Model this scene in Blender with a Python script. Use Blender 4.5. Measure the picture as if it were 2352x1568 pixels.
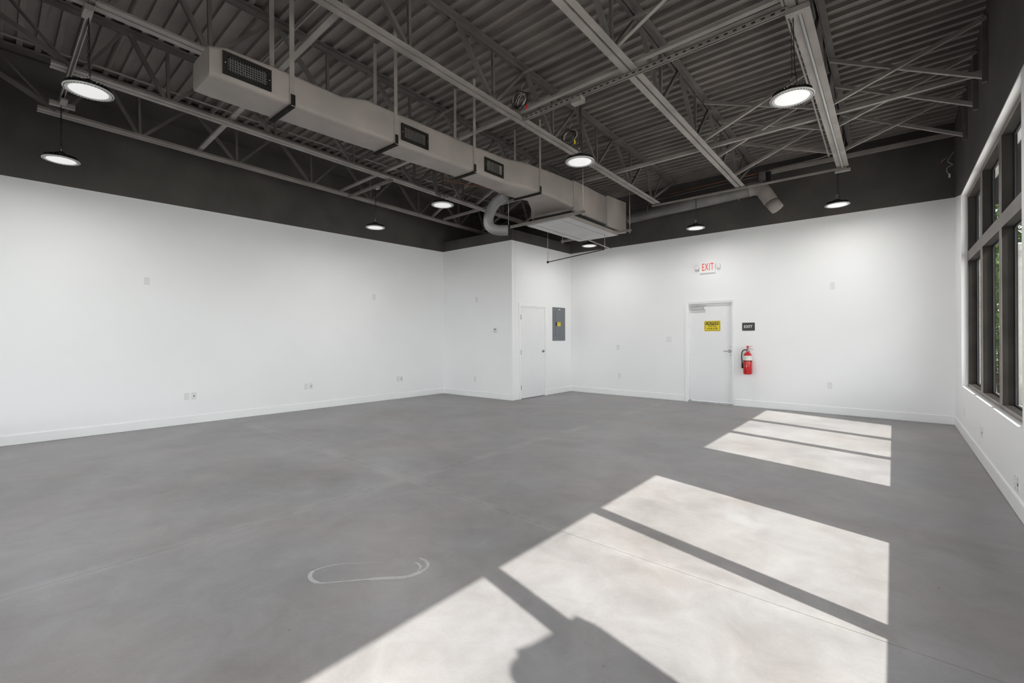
import bpy, math, random
from mathutils import Vector as V, Matrix
random.seed(7)
for o in list(bpy.data.objects):
    bpy.data.objects.remove(o)
SC = bpy.context.scene
COL = SC.collection
PI = math.pi

# ------------------------------------------------------------------ camera
H = 1.4
YAW = math.radians(39.95)
ROLL = 0.0043
cd = bpy.data.cameras.new('camera')
cam = bpy.data.objects.new('camera', cd)
COL.objects.link(cam)
fw = V((-math.sin(YAW), math.cos(YAW), 0)); r0 = V((math.cos(YAW), math.sin(YAW), 0)); zz = V((0, 0, 1))
up = zz * math.cos(ROLL) + r0 * math.sin(ROLL); rt = r0 * math.cos(ROLL) - zz * math.sin(ROLL)
cam.matrix_world = Matrix(((rt.x, up.x, -fw.x, 0), (rt.y, up.y, -fw.y, 0), (rt.z, up.z, -fw.z, H), (0, 0, 0, 1)))
cd.sensor_fit = 'HORIZONTAL'; cd.sensor_width = 36.0
cd.lens = 1045.0 / 2352 * 36.0
cd.shift_y = -(784 - 774.6) / 2352
cd.clip_start = 0.02; cd.clip_end = 300
SC.camera = cam

# ------------------------------------------------------------------ sky, sun, exposure
w = bpy.data.worlds.new('sky'); SC.world = w; w.use_nodes = True
nt = w.node_tree; nt.nodes.clear()
out = nt.nodes.new('ShaderNodeOutputWorld'); bg = nt.nodes.new('ShaderNodeBackground')
sky = nt.nodes.new('ShaderNodeTexSky'); sky.sky_type = 'HOSEK_WILKIE'
sky.turbidity = 3.0; sky.ground_albedo = 0.4
sky.sun_direction = V((1, -0.26, 0.884)).normalized()
hs = nt.nodes.new('ShaderNodeHueSaturation'); hs.inputs['Saturation'].default_value = 0.15
nt.links.new(sky.outputs[0], hs.inputs['Color']); nt.links.new(hs.outputs[0], bg.inputs[0]); nt.links.new(bg.outputs[0], out.inputs[0])
bg.inputs[1].default_value = 18.0
sl = bpy.data.lights.new('sun', 'SUN'); sun = bpy.data.objects.new('sun', sl); COL.objects.link(sun)
sl.energy = 11.5; sl.angle = math.radians(0.53); sl.color = (1.0, 0.965, 0.92)
sun.rotation_euler = V((-1, 0.26, -0.884)).to_track_quat('-Z', 'Y').to_euler()
sun.location = (8, -2, 8)
LAMP_W = 13.0
SC.view_settings.view_transform = 'Standard'; SC.view_settings.look = 'None'
SC.view_settings.exposure = 0.20; SC.view_settings.gamma = 1.0
SC.view_settings.use_curve_mapping = False
cy = SC.cycles
cy.max_bounces = 10; cy.diffuse_bounces = 7; cy.glossy_bounces = 4; cy.transparent_max_bounces = 12; cy.transmission_bounces = 6
cy.caustics_reflective = False; cy.caustics_refractive = False
cy.sample_clamp_indirect = 6.0; cy.blur_glossy = 0.5
cy.use_denoising = True

# ------------------------------------------------------------------ materials
def mat(name, col, rough=0.6, metal=0.0, var=0.0, scale=3.0, bump=0.0, bscale=60.0, emit=None, spec=None, var2=None, detail=4.0, stretch=None):
    m = bpy.data.materials.new(name); m.use_nodes = True
    n = m.node_tree; b = n.nodes['Principled BSDF']
    b.inputs['Base Color'].default_value = (*col, 1); b.inputs['Roughness'].default_value = rough
    b.inputs['Metallic'].default_value = metal
    if spec is not None: b.inputs['Specular IOR Level'].default_value = spec
    tc = n.nodes.new('ShaderNodeTexCoord'); src = tc.outputs['Object']
    if stretch:
        mp = n.nodes.new('ShaderNodeMapping'); mp.inputs['Scale'].default_value = stretch
        n.links.new(src, mp.inputs[0]); src = mp.outputs[0]
    no = n.nodes.new('ShaderNodeTexNoise'); no.inputs['Scale'].default_value = scale; no.inputs['Detail'].default_value = detail
    n.links.new(src, no.inputs['Vector'])
    cr = n.nodes.new('ShaderNodeValToRGB')
    v = max(var, 0.015)
    a = [max(c * (1 - v), 0) for c in col]; d = [min(c * (1 + v), 1) for c in (var2 or col)]
    cr.color_ramp.elements[0].position = 0.35; cr.color_ramp.elements[0].color = (*a, 1)
    cr.color_ramp.elements[1].position = 0.65; cr.color_ramp.elements[1].color = (*d, 1)
    n.links.new(no.outputs[0], cr.inputs[0]); n.links.new(cr.outputs[0], b.inputs['Base Color'])
    if bump:
        nb = n.nodes.new('ShaderNodeTexNoise'); nb.inputs['Scale'].default_value = bscale
        n.links.new(src, nb.inputs['Vector'])
        bp = n.nodes.new('ShaderNodeBump'); bp.inputs['Strength'].default_value = bump; bp.inputs['Distance'].default_value = 0.002
        n.links.new(nb.outputs[0], bp.inputs['Height']); n.links.new(bp.outputs[0], b.inputs['Normal'])
    if emit:
        b.inputs['Emission Color'].default_value = (*emit[0], 1); b.inputs['Emission Strength'].default_value = emit[1]
    return m

M = {}
M['white'] = mat('white_wall_paint', (0.87, 0.87, 0.875), 0.55, var=0.012, scale=0.8, bump=0.08, bscale=180)
M['trim'] = mat('white_trim_paint', (0.88, 0.88, 0.88), 0.4)
M['door'] = mat('white_door_paint', (0.83, 0.83, 0.84), 0.4, var=0.02, scale=1.2)
M['black'] = mat('black_wall_paint', (0.072, 0.065, 0.060), 0.6, var=0.18, scale=1.6, bump=0.15, bscale=90)
M['deck'] = mat('dark_deck_paint', (0.180, 0.157, 0.145), 0.6, var=0.18, scale=1.5)
M['joist'] = mat('dark_joist_paint', (0.29, 0.262, 0.244), 0.5, var=0.15, scale=3)
M['joistdark'] = mat('shaded_joist_paint', (0.125, 0.113, 0.105), 0.55, var=0.15, scale=3)  # same charcoal as the joists, shade on top chords and webs put into colour
M['duct'] = mat('taupe_duct_wrap', (0.305, 0.275, 0.254), 0.6, var=0.10, scale=2.0, bump=0.5, bscale=14, var2=(0.32, 0.279, 0.262))
M['ductgrey'] = mat('grey_duct_wrap', (0.19, 0.185, 0.185), 0.55, var=0.12, scale=5, bump=0.6, bscale=20)
M['ductdark'] = mat('dark_duct_wrap', (0.15, 0.143, 0.138), 0.5, var=0.18, scale=3, bump=0.5, bscale=18)
M['panelgrey'] = mat('light_grey_panel', (0.50, 0.50, 0.50), 0.5, var=0.05, scale=4)
M['steel'] = mat('dull_galvanised', (0.40, 0.40, 0.39), 0.4, metal=0.6, var=0.15, scale=12)
M['chrome'] = mat('satin_chrome', (0.60, 0.60, 0.60), 0.25, metal=1.0)
M['darkmetal'] = mat('dark_bronze', (0.022, 0.020, 0.018), 0.8, metal=0.0, spec=0.08, var=0.2, scale=3)
M['bronze'] = mat('bronze_frame_face', (0.13, 0.105, 0.09), 0.45, var=0.2, scale=2)
M['blk'] = mat('matt_black', (0.012, 0.012, 0.013), 0.5)
M['cord'] = mat('black_cord', (0.02, 0.02, 0.02), 0.5)
M['lens'] = mat('lamp_lens', (0.85, 0.85, 0.86), 0.4, emit=((1.0, 0.99, 0.97), 0.42), scale=9, var=0.03)
M['rim'] = mat('lamp_rim', (0.62, 0.62, 0.60), 0.35)
M['plastic'] = mat('white_plastic', (0.82, 0.82, 0.815), 0.35)
M['plasticdim'] = mat('off_white_plastic', (0.74, 0.74, 0.735), 0.35)
M['slot'] = mat('dark_slot', (0.16, 0.12, 0.12), 0.6)
M['grey'] = mat('grey_enamel', (0.16, 0.17, 0.185), 0.4, var=0.08, scale=4)
M['red'] = mat('red_enamel', (0.55, 0.006, 0.008), 0.22, spec=0.6)
M['signred'] = mat('red_letter', (0.75, 0.06, 0.05), 0.5, emit=((0.9, 0.05, 0.03), 0.12))
M['yellow'] = mat('yellow_sticker', (0.80, 0.63, 0.01), 0.45)
M['label'] = mat('white_label', (0.78, 0.77, 0.72), 0.5)
M['copper'] = mat('copper_tube', (0.30, 0.12, 0.06), 0.4, metal=0.5)
M['cable'] = mat('grey_white_cable', (0.55, 0.53, 0.48), 0.45)
M['redcap'] = mat('red_wire_cap', (0.7, 0.02, 0.03), 0.4)
M['rubber'] = mat('black_rubber', (0.015, 0.015, 0.015), 0.55)
M['plaque'] = mat('charcoal_plaque', (0.03, 0.03, 0.032), 0.4)
M['paving'] = mat('pale_paving', (0.80, 0.785, 0.75), 0.8, var=0.06, scale=2)
M['stucco'] = mat('pale_stucco', (0.62, 0.60, 0.55), 0.85, var=0.06, scale=3, bump=0.4, bscale=60)
M['leaf'] = mat('leaf_green', (0.06, 0.12, 0.025), 0.6, var=0.4, scale=5, var2=(0.13, 0.20, 0.04))
M['bark'] = mat('bark', (0.14, 0.10, 0.07), 0.9, var=0.3, scale=8)
M['scuff'] = mat('pale_scuff', (0.44, 0.435, 0.43), 0.5, var=0.1, scale=20)

def glass():
    m = bpy.data.materials.new('window_glass'); m.use_nodes = True
    n = m.node_tree; n.nodes.clear()
    o = n.nodes.new('ShaderNodeOutputMaterial'); mx = n.nodes.new('ShaderNodeMixShader')
    tr = n.nodes.new('ShaderNodeBsdfTransparent'); tr.inputs[0].default_value = (0.90, 0.91, 0.90, 1)
    gl = n.nodes.new('ShaderNodeBsdfGlossy'); gl.inputs['Roughness'].default_value = 0.01
    lw_ = n.nodes.new('ShaderNodeLayerWeight'); lw_.inputs[0].default_value = 0.5
    pw_ = n.nodes.new('ShaderNodeMath'); pw_.operation = 'POWER'; pw_.inputs[1].default_value = 5.0
    ma_ = n.nodes.new('ShaderNodeMath'); ma_.operation = 'MULTIPLY_ADD'; ma_.inputs[1].default_value = 0.9; ma_.inputs[2].default_value = 0.035
    n.links.new(lw_.outputs['Facing'], pw_.inputs[0]); n.links.new(pw_.outputs[0], ma_.inputs[0])
    n.links.new(ma_.outputs[0], mx.inputs[0]); n.links.new(tr.outputs[0], mx.inputs[1]); n.links.new(gl.outputs[0], mx.inputs[2])
    n.links.new(mx.outputs[0], o.inputs[0])
    return m
M['glass'] = glass()

def floor_mat():
    m = bpy.data.materials.new('polished_concrete'); m.use_nodes = True
    n = m.node_tree; b = n.nodes['Principled BSDF']
    L = n.links.new
    tc = n.nodes.new('ShaderNodeTexCoord')
    def noise(sc, det, dist=0.0, rough=0.5):
        q = n.nodes.new('ShaderNodeTexNoise'); q.inputs['Scale'].default_value = sc; q.inputs['Detail'].default_value = det
        q.inputs['Distortion'].default_value = dist; q.inputs['Roughness'].default_value = rough
        L(tc.outputs['Object'], q.inputs['Vector']); return q
    n1 = noise(0.55, 5, 0.5, 0.6); n2 = noise(3.0, 8, 0.5, 0.72); n3 = noise(0.9, 3, 0.3); n4 = noise(70, 3)
    cr = n.nodes.new('ShaderNodeValToRGB')
    e = cr.color_ramp.elements
    e[0].position = 0.36; e[0].color = (0.195, 0.185, 0.180, 1)
    e[1].position = 0.64; e[1].color = (0.325, 0.318, 0.320, 1)
    mid = e.new(0.5); mid.color = (0.262, 0.251, 0.249, 1)
    add = n.nodes.new('ShaderNodeMath'); add.operation = 'MULTIPLY_ADD'; add.inputs[1].default_value = 0.55
    L(n1.outputs[0], add.inputs[0])
    mul = n.nodes.new('ShaderNodeMath'); mul.operation = 'MULTIPLY'; mul.inputs[1].default_value = 0.45
    L(n2.outputs[0], mul.inputs[0]); L(mul.outputs[0], add.inputs[2]); L(add.outputs[0], cr.inputs[0])
    tint = n.nodes.new('ShaderNodeMix'); tint.data_type = 'RGBA'; tint.blend_type = 'MULTIPLY'
    cr2 = n.nodes.new('ShaderNodeValToRGB')
    cr2.color_ramp.elements[0].position = 0.38; cr2.color_ramp.elements[0].color = (0.985, 0.992, 1.012, 1)
    cr2.color_ramp.elements[1].position = 0.62; cr2.color_ramp.elements[1].color = (1.02, 0.992, 0.975, 1)
    L(n3.outputs[0], cr2.inputs[0]); tint.inputs[0].default_value = 1.0
    L(cr.outputs[0], tint.inputs[6]); L(cr2.outputs[0], tint.inputs[7])
    # pale efflorescence hugging the saw cuts
    sx = n.nodes.new('ShaderNodeSeparateXYZ'); L(tc.outputs['Object'], sx.inputs[0])
    def near(outp, at, wd):
        s = n.nodes.new('ShaderNodeMath'); s.operation = 'SUBTRACT'; s.inputs[1].default_value = at; L(outp, s.inputs[0])
        a = n.nodes.new('ShaderNodeMath'); a.operation = 'ABSOLUTE'; L(s.outputs[0], a.inputs[0])
        mr = n.nodes.new('ShaderNodeMapRange'); mr.inputs[1].default_value = 0.0; mr.inputs[2].default_value = wd
        mr.inputs[3].default_value = 1.0; mr.inputs[4].default_value = 0.0; L(a.outputs[0], mr.inputs[0]); return mr
    ty = n.nodes.new('ShaderNodeMath'); ty.operation = 'MULTIPLY_ADD'; ty.inputs[1].default_value = 0.03; L(sx.outputs[0], ty.inputs[0]); L(sx.outputs[1], ty.inputs[2])
    a1 = near(sx.outputs[0], -3.71, 0.10); a2 = near(ty.outputs[0], 2.80 - 0.03 * 3.71, 0.11)
    mx = n.nodes.new('ShaderNodeMath'); mx.operation = 'MAXIMUM'; L(a1.outputs[0], mx.inputs[0]); L(a2.outputs[0], mx.inputs[1])
    n5 = noise(1.6, 5, 0.2, 0.7)
    mr5 = n.nodes.new('ShaderNodeMapRange'); mr5.inputs[1].default_value = 0.42; mr5.inputs[2].default_value = 0.68; L(n5.outputs[0], mr5.inputs[0])
    mm = n.nodes.new('ShaderNodeMath'); mm.operation = 'MULTIPLY'; L(mx.outputs[0], mm.inputs[0]); L(mr5.outputs[0], mm.inputs[1])
    mm2 = n.nodes.new('ShaderNodeMath'); mm2.operation = 'MULTIPLY'; mm2.inputs[1].default_value = 0.75; L(mm.outputs[0], mm2.inputs[0])
    mix = n.nodes.new('ShaderNodeMix'); mix.data_type = 'RGBA'; mix.inputs[7].default_value = (0.40, 0.39, 0.385, 1)
    L(mm2.outputs[0], mix.inputs[0]); L(tint.outputs[2], mix.inputs[6])
    # fine speckle
    sp = n.nodes.new('ShaderNodeMapRange'); sp.inputs[3].default_value = 0.93; sp.inputs[4].default_value = 1.07; L(n4.outputs[0], sp.inputs[0])
    fin = n.nodes.new('ShaderNodeMix'); fin.data_type = 'RGBA'; fin.blend_type = 'MULTIPLY'; fin.inputs[0].default_value = 1.0
    L(mix.outputs[2], fin.inputs[6]); L(sp.outputs[0], fin.inputs[7])
    # small dark pits scattered over the slab
    vo = n.nodes.new('ShaderNodeTexVoronoi'); vo.inputs['Scale'].default_value = 4.5; L(tc.outputs['Object'], vo.inputs['Vector'])
    lt = n.nodes.new('ShaderNodeMath'); lt.operation = 'LESS_THAN'; lt.inputs[1].default_value = 0.028; L(vo.outputs['Distance'], lt.inputs[0])
    sr = n.nodes.new('ShaderNodeSeparateColor'); L(vo.outputs['Color'], sr.inputs[0])
    gt = n.nodes.new('ShaderNodeMath'); gt.operation = 'GREATER_THAN'; gt.inputs[1].default_value = 0.72; L(sr.outputs[0], gt.inputs[0])
    an = n.nodes.new('ShaderNodeMath'); an.operation = 'MULTIPLY'; L(lt.outputs[0], an.inputs[0]); L(gt.outputs[0], an.inputs[1])
    pit = n.nodes.new('ShaderNodeMix'); pit.data_type = 'RGBA'; pit.inputs[7].default_value = (0.13, 0.12, 0.115, 1)
    L(an.outputs[0], pit.inputs[0]); L(fin.outputs[2], pit.inputs[6])
    L(pit.outputs[2], b.inputs['Base Color'])
    rr = n.nodes.new('ShaderNodeMapRange'); rr.inputs[3].default_value = 0.30; rr.inputs[4].default_value = 0.50; L(n2.outputs[0], rr.inputs[0])
    L(rr.outputs[0], b.inputs['Roughness'])
    b.inputs['Specular IOR Level'].default_value = 0.4
    return m
M['floor'] = floor_mat()

# ------------------------------------------------------------------ mesh helpers
class MB:
    def __init__(s): s.v = []; s.f = []; s.m = []; s.sm = []
    def face(s, idx, mi=0, smooth=False): s.f.append(idx); s.m.append(mi); s.sm.append(smooth)
    def obox(s, c, ax, ay, az, mi=0):
        c = V(c); ax, ay, az = V(ax), V(ay), V(az); b = len(s.v)
        for k in (-1, 1):
            for j in (-1, 1):
                for i in (-1, 1): s.v.append(tuple(c + ax * i + ay * j + az * k))
        for q in ((0, 2, 3, 1), (4, 5, 7, 6), (0, 1, 5, 4), (2, 6, 7, 3), (0, 4, 6, 2), (1, 3, 7, 5)):
            s.face([b + t for t in q], mi)
        return s
    def box(s, x0, x1, y0, y1, z0, z1, mi=0):
        return s.obox(((x0 + x1) / 2, (y0 + y1) / 2, (z0 + z1) / 2), ((x1 - x0) / 2, 0, 0), (0, (y1 - y0) / 2, 0), (0, 0, (z1 - z0) / 2), mi)
    def bbox(s, x0, x1, y0, y1, z0, z1, r, axis='z', mi=0, n=4):
        """box with rounded corners around one axis"""
        if axis == 'z': a0, a1, b0, b1, c0, c1 = x0, x1, y0, y1, z0, z1
        elif axis == 'y': a0, a1, b0, b1, c0, c1 = x0, x1, z0, z1, y0, y1
        else: a0, a1, b0, b1, c0, c1 = y0, y1, z0, z1, x0, x1
        pr = []
        for (cx, cyy, st) in ((a1 - r, b1 - r, 0), (a0 + r, b1 - r, 1), (a0 + r, b0 + r, 2), (a1 - r, b0 + r, 3)):
            for k in range(n + 1):
                t = (st + k / n) * PI / 2; pr.append((cx + r * math.cos(t), cyy + r * math.sin(t)))
        b = len(s.v); N = len(pr)
        for c in (c0, c1):
            for p in pr:
                s.v.append((p[0], p[1], c) if axis == 'z' else (p[0], c, p[1]) if axis == 'y' else (c, p[0], p[1]))
        for i in range(N): s.face([b + i, b + (i + 1) % N, b + N + (i + 1) % N, b + N + i], mi)
        s.face([b + i for i in range(N)][::-1], mi); s.face([b + N + i for i in range(N)], mi)
        return s
    def tube(s, p0, p1, r, n=10, r1=None, mi=0, caps=True): return s.path([p0, p1], r, n, mi, caps, r1)
    def path(s, pts, r, n=8, mi=0, caps=True, r1=None, closed=False):
        pts = [V(p) for p in pts]; N = len(pts); b = len(s.v)
        prev = None
        for i, p in enumerate(pts):
            if closed: t = pts[(i + 1) % N] - pts[i - 1]
            else: t = (pts[min(i + 1, N - 1)] - pts[max(i - 1, 0)])
            t.normalize()
            if prev is None:
                a = V((0, 0, 1)) if abs(t.z) < 0.9 else V((1, 0, 0)); u = t.cross(a).normalized()
            else:
                u = (prev - t * prev.dot(t)); u = u.normalized() if u.length > 1e-6 else prev
            prev = u; v = t.cross(u)
            rr = r if r1 is None else r + (r1 - r) * i / max(N - 1, 1)
            if callable(r): rr = r(i / max(N - 1, 1))
            for k in range(n):
                th = 2 * PI * k / n; s.v.append(tuple(p + (u * math.cos(th) + v * math.sin(th)) * rr))
        R = N if closed else N - 1
        for i in range(R):
            for k in range(n):
                j = (i + 1) % N
                s.face([b + i * n + k, b + i * n + (k + 1) % n, b + j * n + (k + 1) % n, b + j * n + k], mi, True)
        if caps and not closed:
            s.face([b + k for k in range(n)][::-1], mi); s.face([b + (N - 1) * n + k for k in range(n)], mi)
        return s
    def lathe(s, prof, c, n=32, mi=0, axis=V((0, 0, 1)), smooth=True):
        c = V(c); b = len(s.v); N = len(prof)
        q = V((0, 0, 1)).rotation_difference(axis)
        for (r, z) in prof:
            for k in range(n):
                th = 2 * PI * k / n; s.v.append(tuple(c + q @ V((max(r, 1e-5) * math.cos(th), max(r, 1e-5) * math.sin(th), z))))
        for i in range(N - 1):
            for k in range(n):
                s.face([b + i * n + k, b + i * n + (k + 1) % n, b + (i + 1) * n + (k + 1) % n, b + (i + 1) * n + k], mi, smooth)
        return s
    def prism(s, prof, p0, p1, ux, uy, mi=0):
        """closed 2-D profile swept from p0 to p1; ux, uy = section axes"""
        p0, p1, ux, uy = V(p0), V(p1), V(ux), V(uy); b = len(s.v); N = len(prof)
        for p in (p0, p1):
            for (a, c) in prof: s.v.append(tuple(p + ux * a + uy * c))
        for i in range(N): s.face([b + i, b + (i + 1) % N, b + N + (i + 1) % N, b + N + i], mi)
        s.face([b + i for i in range(N)][::-1], mi); s.face([b + N + i for i in range(N)], mi)
        return s
    def angle(s, p0, p1, w, t=0.006, side=1, flip=1, h=None, mi=0):
        """steel angle (L section): flat leg at the bottom (flip=1) or top (-1)"""
        p0, p1 = V(p0), V(p1); d = (p1 - p0).normalized(); h = h or w
        ux = d.cross(V((0, 0, 1)))
        if ux.length < 1e-3: ux = V((1, 0, 0))
        ux.normalize(); uy = ux.cross(d).normalized() * flip; ux *= side
        pr = [(0, 0), (w, 0), (w, t), (t, t), (t, h), (0, h)]
        return s.prism(pr, p0, p1, ux, uy, mi)
    def build(s, name, mats, parent=None, loc=None):
        me = bpy.data.meshes.new(name); me.from_pydata(s.v, [], s.f)
        if not isinstance(mats, (list, tuple)): mats = [mats]
        for m in mats: me.materials.append(M[m] if isinstance(m, str) else m)
        me.polygons.foreach_set('material_index', s.m); me.polygons.foreach_set('use_smooth', s.sm)
        me.update()
        import bmesh
        bm = bmesh.new(); bm.from_mesh(me); bmesh.ops.recalc_face_normals(bm, faces=bm.faces[:]); bm.to_mesh(me); bm.free()
        o = bpy.data.objects.new(name, me); COL.objects.link(o)
        if parent: o.parent = parent
        if loc: o.location = loc
        return o

def tag(o, label=None, cat=None, group=None, kind=None):
    if label: o['label'] = label
    if cat: o['category'] = cat
    if group: o['group'] = group
    if kind: o['kind'] = kind
    return o
def thing(name, loc, label, cat, group=None, rz=0.0):
    o = bpy.data.objects.new(name, None); COL.objects.link(o); o.location = loc; o.rotation_euler = (0, 0, rz)
    o.empty_display_size = 0.1
    return tag(o, label, cat, group)
def struct(o, label=None):
    o['kind'] = 'structure'
    if label: o['label'] = label
    return o
def kids(o): return [c for c in COL.objects if c.parent == o]
def dup(o, loc=None, rz=None, label=None, parent=None):
    c = o.copy(); COL.objects.link(c)
    if parent: c.parent = parent
    if loc is not None: c.location = loc
    if rz is not None: c.rotation_euler = (0, 0, rz)
    if label: c['label'] = label
    for k in kids(o): dup(k, parent=c)
    return c
def text_mesh(name, s, size, m, parent, loc, rot, depth=0.001, bold=0.0, sx=1.0, spacing=1.0):
    cu = bpy.data.curves.new(name, 'FONT'); cu.body = s; cu.size = size; cu.extrude = depth; cu.offset = bold
    cu.align_x = 'CENTER'; cu.align_y = 'CENTER'; cu.space_character = spacing; cu.resolution_u = 3
    t = bpy.data.objects.new(name, cu); COL.objects.link(t)
    dg = bpy.context.evaluated_depsgraph_get()
    me = bpy.data.meshes.new_from_object(t.evaluated_get(dg)); me.name = name
    bpy.data.objects.remove(t); bpy.data.curves.remove(cu)
    me.materials.clear(); me.materials.append(M[m])
    o = bpy.data.objects.new(name, me); COL.objects.link(o); o.parent = parent; o.location = loc; o.rotation_euler = rot; o.scale = (sx, 1, 1)
    return o

# ------------------------------------------------------------------ room plan
LL = V((-8.954, 0.257, 0)); LA = V((-8.691, 7.684, 0))
LC = V((-6.461, 7.716, 0)); LB = V((-6.41, 10.026, 0)); LD = V((0.746, 9.902, 0))
XW = 0.746
YF = -0.6
ld = (LA - LL).normalized()
LF = LL + ld * ((YF - LL.y) / ld.y)           # left wall meets front wall
ZB = 3.557                                    # white below, black above
SL = 0.0208                                   # roof falls towards the back wall
def roofz(z0, y): return z0 - SL * y

def wall(name, P0, P1, s0, s1, z1, openings=(), thick=0.2, ztone=ZB, lo='white', hi='black', side=1):
    """wall whose room face runs P0 -> P1; body lies to the right of that direction times side"""
    d = (P1 - P0).normalized(); nrm = V((d.y, -d.x, 0)) * side
    ss = sorted({s0, s1, *[q for o_ in openings for q in o_[:2]]}); zs = sorted({0.0, ztone, z1, *[q for o_ in openings for q in o_[2:4]]})
    mb = MB()
    for i in range(len(ss) - 1):
        for k in range(len(zs) - 1):
            sm = (ss[i] + ss[i + 1]) / 2; zm = (zs[k] + zs[k + 1]) / 2
            if any(o_[0] < sm < o_[1] and o_[2] < zm < o_[3] for o_ in openings): continue
            c = P0 + d * sm + nrm * (thick / 2) + V((0, 0, zm))
            mb.obox(c, d * ((ss[i + 1] - ss[i]) / 2), nrm * (thick / 2), (0, 0, (zs[k + 1] - zs[k]) / 2), 0 if zm < ztone else 1)
    return struct(mb.build(name, [lo, hi]))

# floor : slab with two saw cuts
fl = struct(MB().box(-9.3, 1.0, -0.8, 10.3, -0.12, -0.012).build('floor', 'floor'), 'grey polished concrete floor with two saw cut joints')
g = 0.0025
g = 0.0018
JXC = -3.71; JYC = 2.80; JT = -0.03     # saw cuts cross here; the cross cut is slightly askew
def jy(x): return JYC + JT * (x - JXC)
for (a, b) in ((-9.25, JXC - g), (JXC + g, 1.0)):
    for q in (0, 1):
        pr = [(a, -0.8), (b, -0.8), (b, jy(b) - g), (a, jy(a) - g)] if q == 0 else [(a, jy(a) + g), (b, jy(b) + g), (b, 10.25), (a, 10.25)]
        MB().prism(pr, (0, 0, -0.012), (0, 0, 0), (1, 0, 0), (0, 1, 0)).build('concrete_slab', 'floor', fl)
# pale scuff loop on the floor (a worn mark with its own shape)
loop = [(-2.324, 1.836), (-2.252, 1.837), (-2.196, 1.808), (-2.174, 1.756), (-2.176, 1.702), (-2.194, 1.636), (-2.268, 1.56), (-2.341, 1.485), (-2.435, 1.376), (-2.512, 1.291), (-2.578, 1.273), (-2.64, 1.288), (-2.679, 1.331), (-2.668, 1.41), (-2.628, 1.485), (-2.563, 1.548), (-2.445, 1.657)]
loop2 = [(-2.29, 1.778), (-2.264, 1.785), (-2.217, 1.768), (-2.19, 1.72)]
def smooth_pts(P, sub=4):
    R = []
    for i in range(len(P) - 1):
        p0 = V(P[max(i - 1, 0)]); p1 = V(P[i]); p2 = V(P[i + 1]); p3 = V(P[min(i + 2, len(P) - 1)])
        for k in range(sub):
            t = k / sub
            R.append(0.5 * ((2 * p1) + (p2 - p0) * t + (2 * p0 - 5 * p1 + 4 * p2 - p3) * t * t + (3 * p1 - p0 - 3 * p2 + p3) * t ** 3))
    R.append(V(P[-1])); return R
def scuff(lp, wf):
    sp = smooth_pts(lp, 5); mb = MB(); N = len(sp)
    for i, p in enumerate(sp):
        t = (sp[min(i + 1, N - 1)] - sp[max(i - 1, 0)]).normalized(); nn = V((-t.y, t.x)); wd = wf(i / N) * min(1, (i + 1) / 4, (N - i) / 6)
        mb.v += [(p.x + nn.x * wd, p.y + nn.y * wd, 0.0006), (p.x - nn.x * wd, p.y - nn.y * wd, 0.0006)]
    for i in range(N - 1): mb.face([2 * i, 2 * i + 1, 2 * i + 3, 2 * i + 2])
    mb.build('scuff_mark', 'scuff', fl)
scuff(loop, lambda t: .010 if t < .22 else .016 if t < .42 else .006 if t < .58 else .012 if t < .74 else .005 if t < .85 else .003)
scuff(loop2, lambda t: .007)


# walls
ZT = 5.15
wall('wall_left', LF, LA, -0.2, (LA - LF).length + 2.55, ZT, side=-1)
bd = (LD - LB).normalized()
# back wall, with exit door opening (2.99..3.935, up to 2.13)
E0, E1, EZ = 3.00, 3.93, 2.128
wall('wall_back', LB, LD, -2.6, (LD - LB).length + 0.25, ZT, [(E0, E1, -1, EZ)], side=-1)
# closet walls, open to the roof, 3.80 high
K0, K1, KZ = 0.275, 1.235, 2.125
wall('wall_closet_front', LA, LC, 0, (LC - LA).length - 0.0, 3.80, thick=0.12, side=-1)
wall('wall_closet_side', LC, LB, 0.12, (LB - LC).length, 3.80, [(K0, K1, -1, KZ)], thick=0.12, side=-1)
# window wall
def wwall():
    W1 = (5.10, 9.06, 0.68, 3.385); W2 = (-0.05, 3.82, 0.68, 3.385)
    mb = MB(); ys_ = [-0.8, W2[0], W2[1], W1[0], W1[1], 10.1]; zs_ = [0, 0.68, 3.385, 3.40, ZT]
    for i in range(5):
        for k in range(4):
            ym = (ys_[i] + ys_[i + 1]) / 2; zm = (zs_[k] + zs_[k + 1]) / 2
            if 0.68 < zm < 3.385 and (W1[0] < ym < W1[1] or W2[0] < ym < W2[1]): continue
            if i == 4 and k >= 2: continue
            mb.box(XW, 1.0, ys_[i], ys_[i + 1], zs_[k], zs_[k + 1], 1 if zm > 3.4 else 0)
    # corner piece: black paint line climbs to the back wall's line
    pw = [(9.06, 3.385), (10.1, 3.385), (10.1, 3.557), (9.9, 3.557), (9.06, 3.40)]
    pb = [(9.06, 3.40), (9.9, 3.557), (10.1, 3.557), (10.1, ZT), (9.06, ZT)]
    mb.prism(pw, (XW, 0, 0), (1.0, 0, 0), (0, 1, 0), (0, 0, 1), 0)
    mb.prism(pb, (XW, 0, 0), (1.0, 0, 0), (0, 1, 0), (0, 0, 1), 1)
    return struct(mb.build('wall_right', ['white', 'black']))
wwall()
# front wall behind the camera: storefront openings
fd = V((1, 0, 0))
FW = [(0.4, 3.5, 0.25, 3.5), (3.7, 6.65, 0.0, 3.5), (6.85, 9.4, 0.25, 3.5)]
FP = V((LF.x, YF, 0))
wall('wall_front', FP, V((XW, YF, 0)), -0.2, XW - LF.x + 0.25, ZT, FW, side=1)

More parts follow.
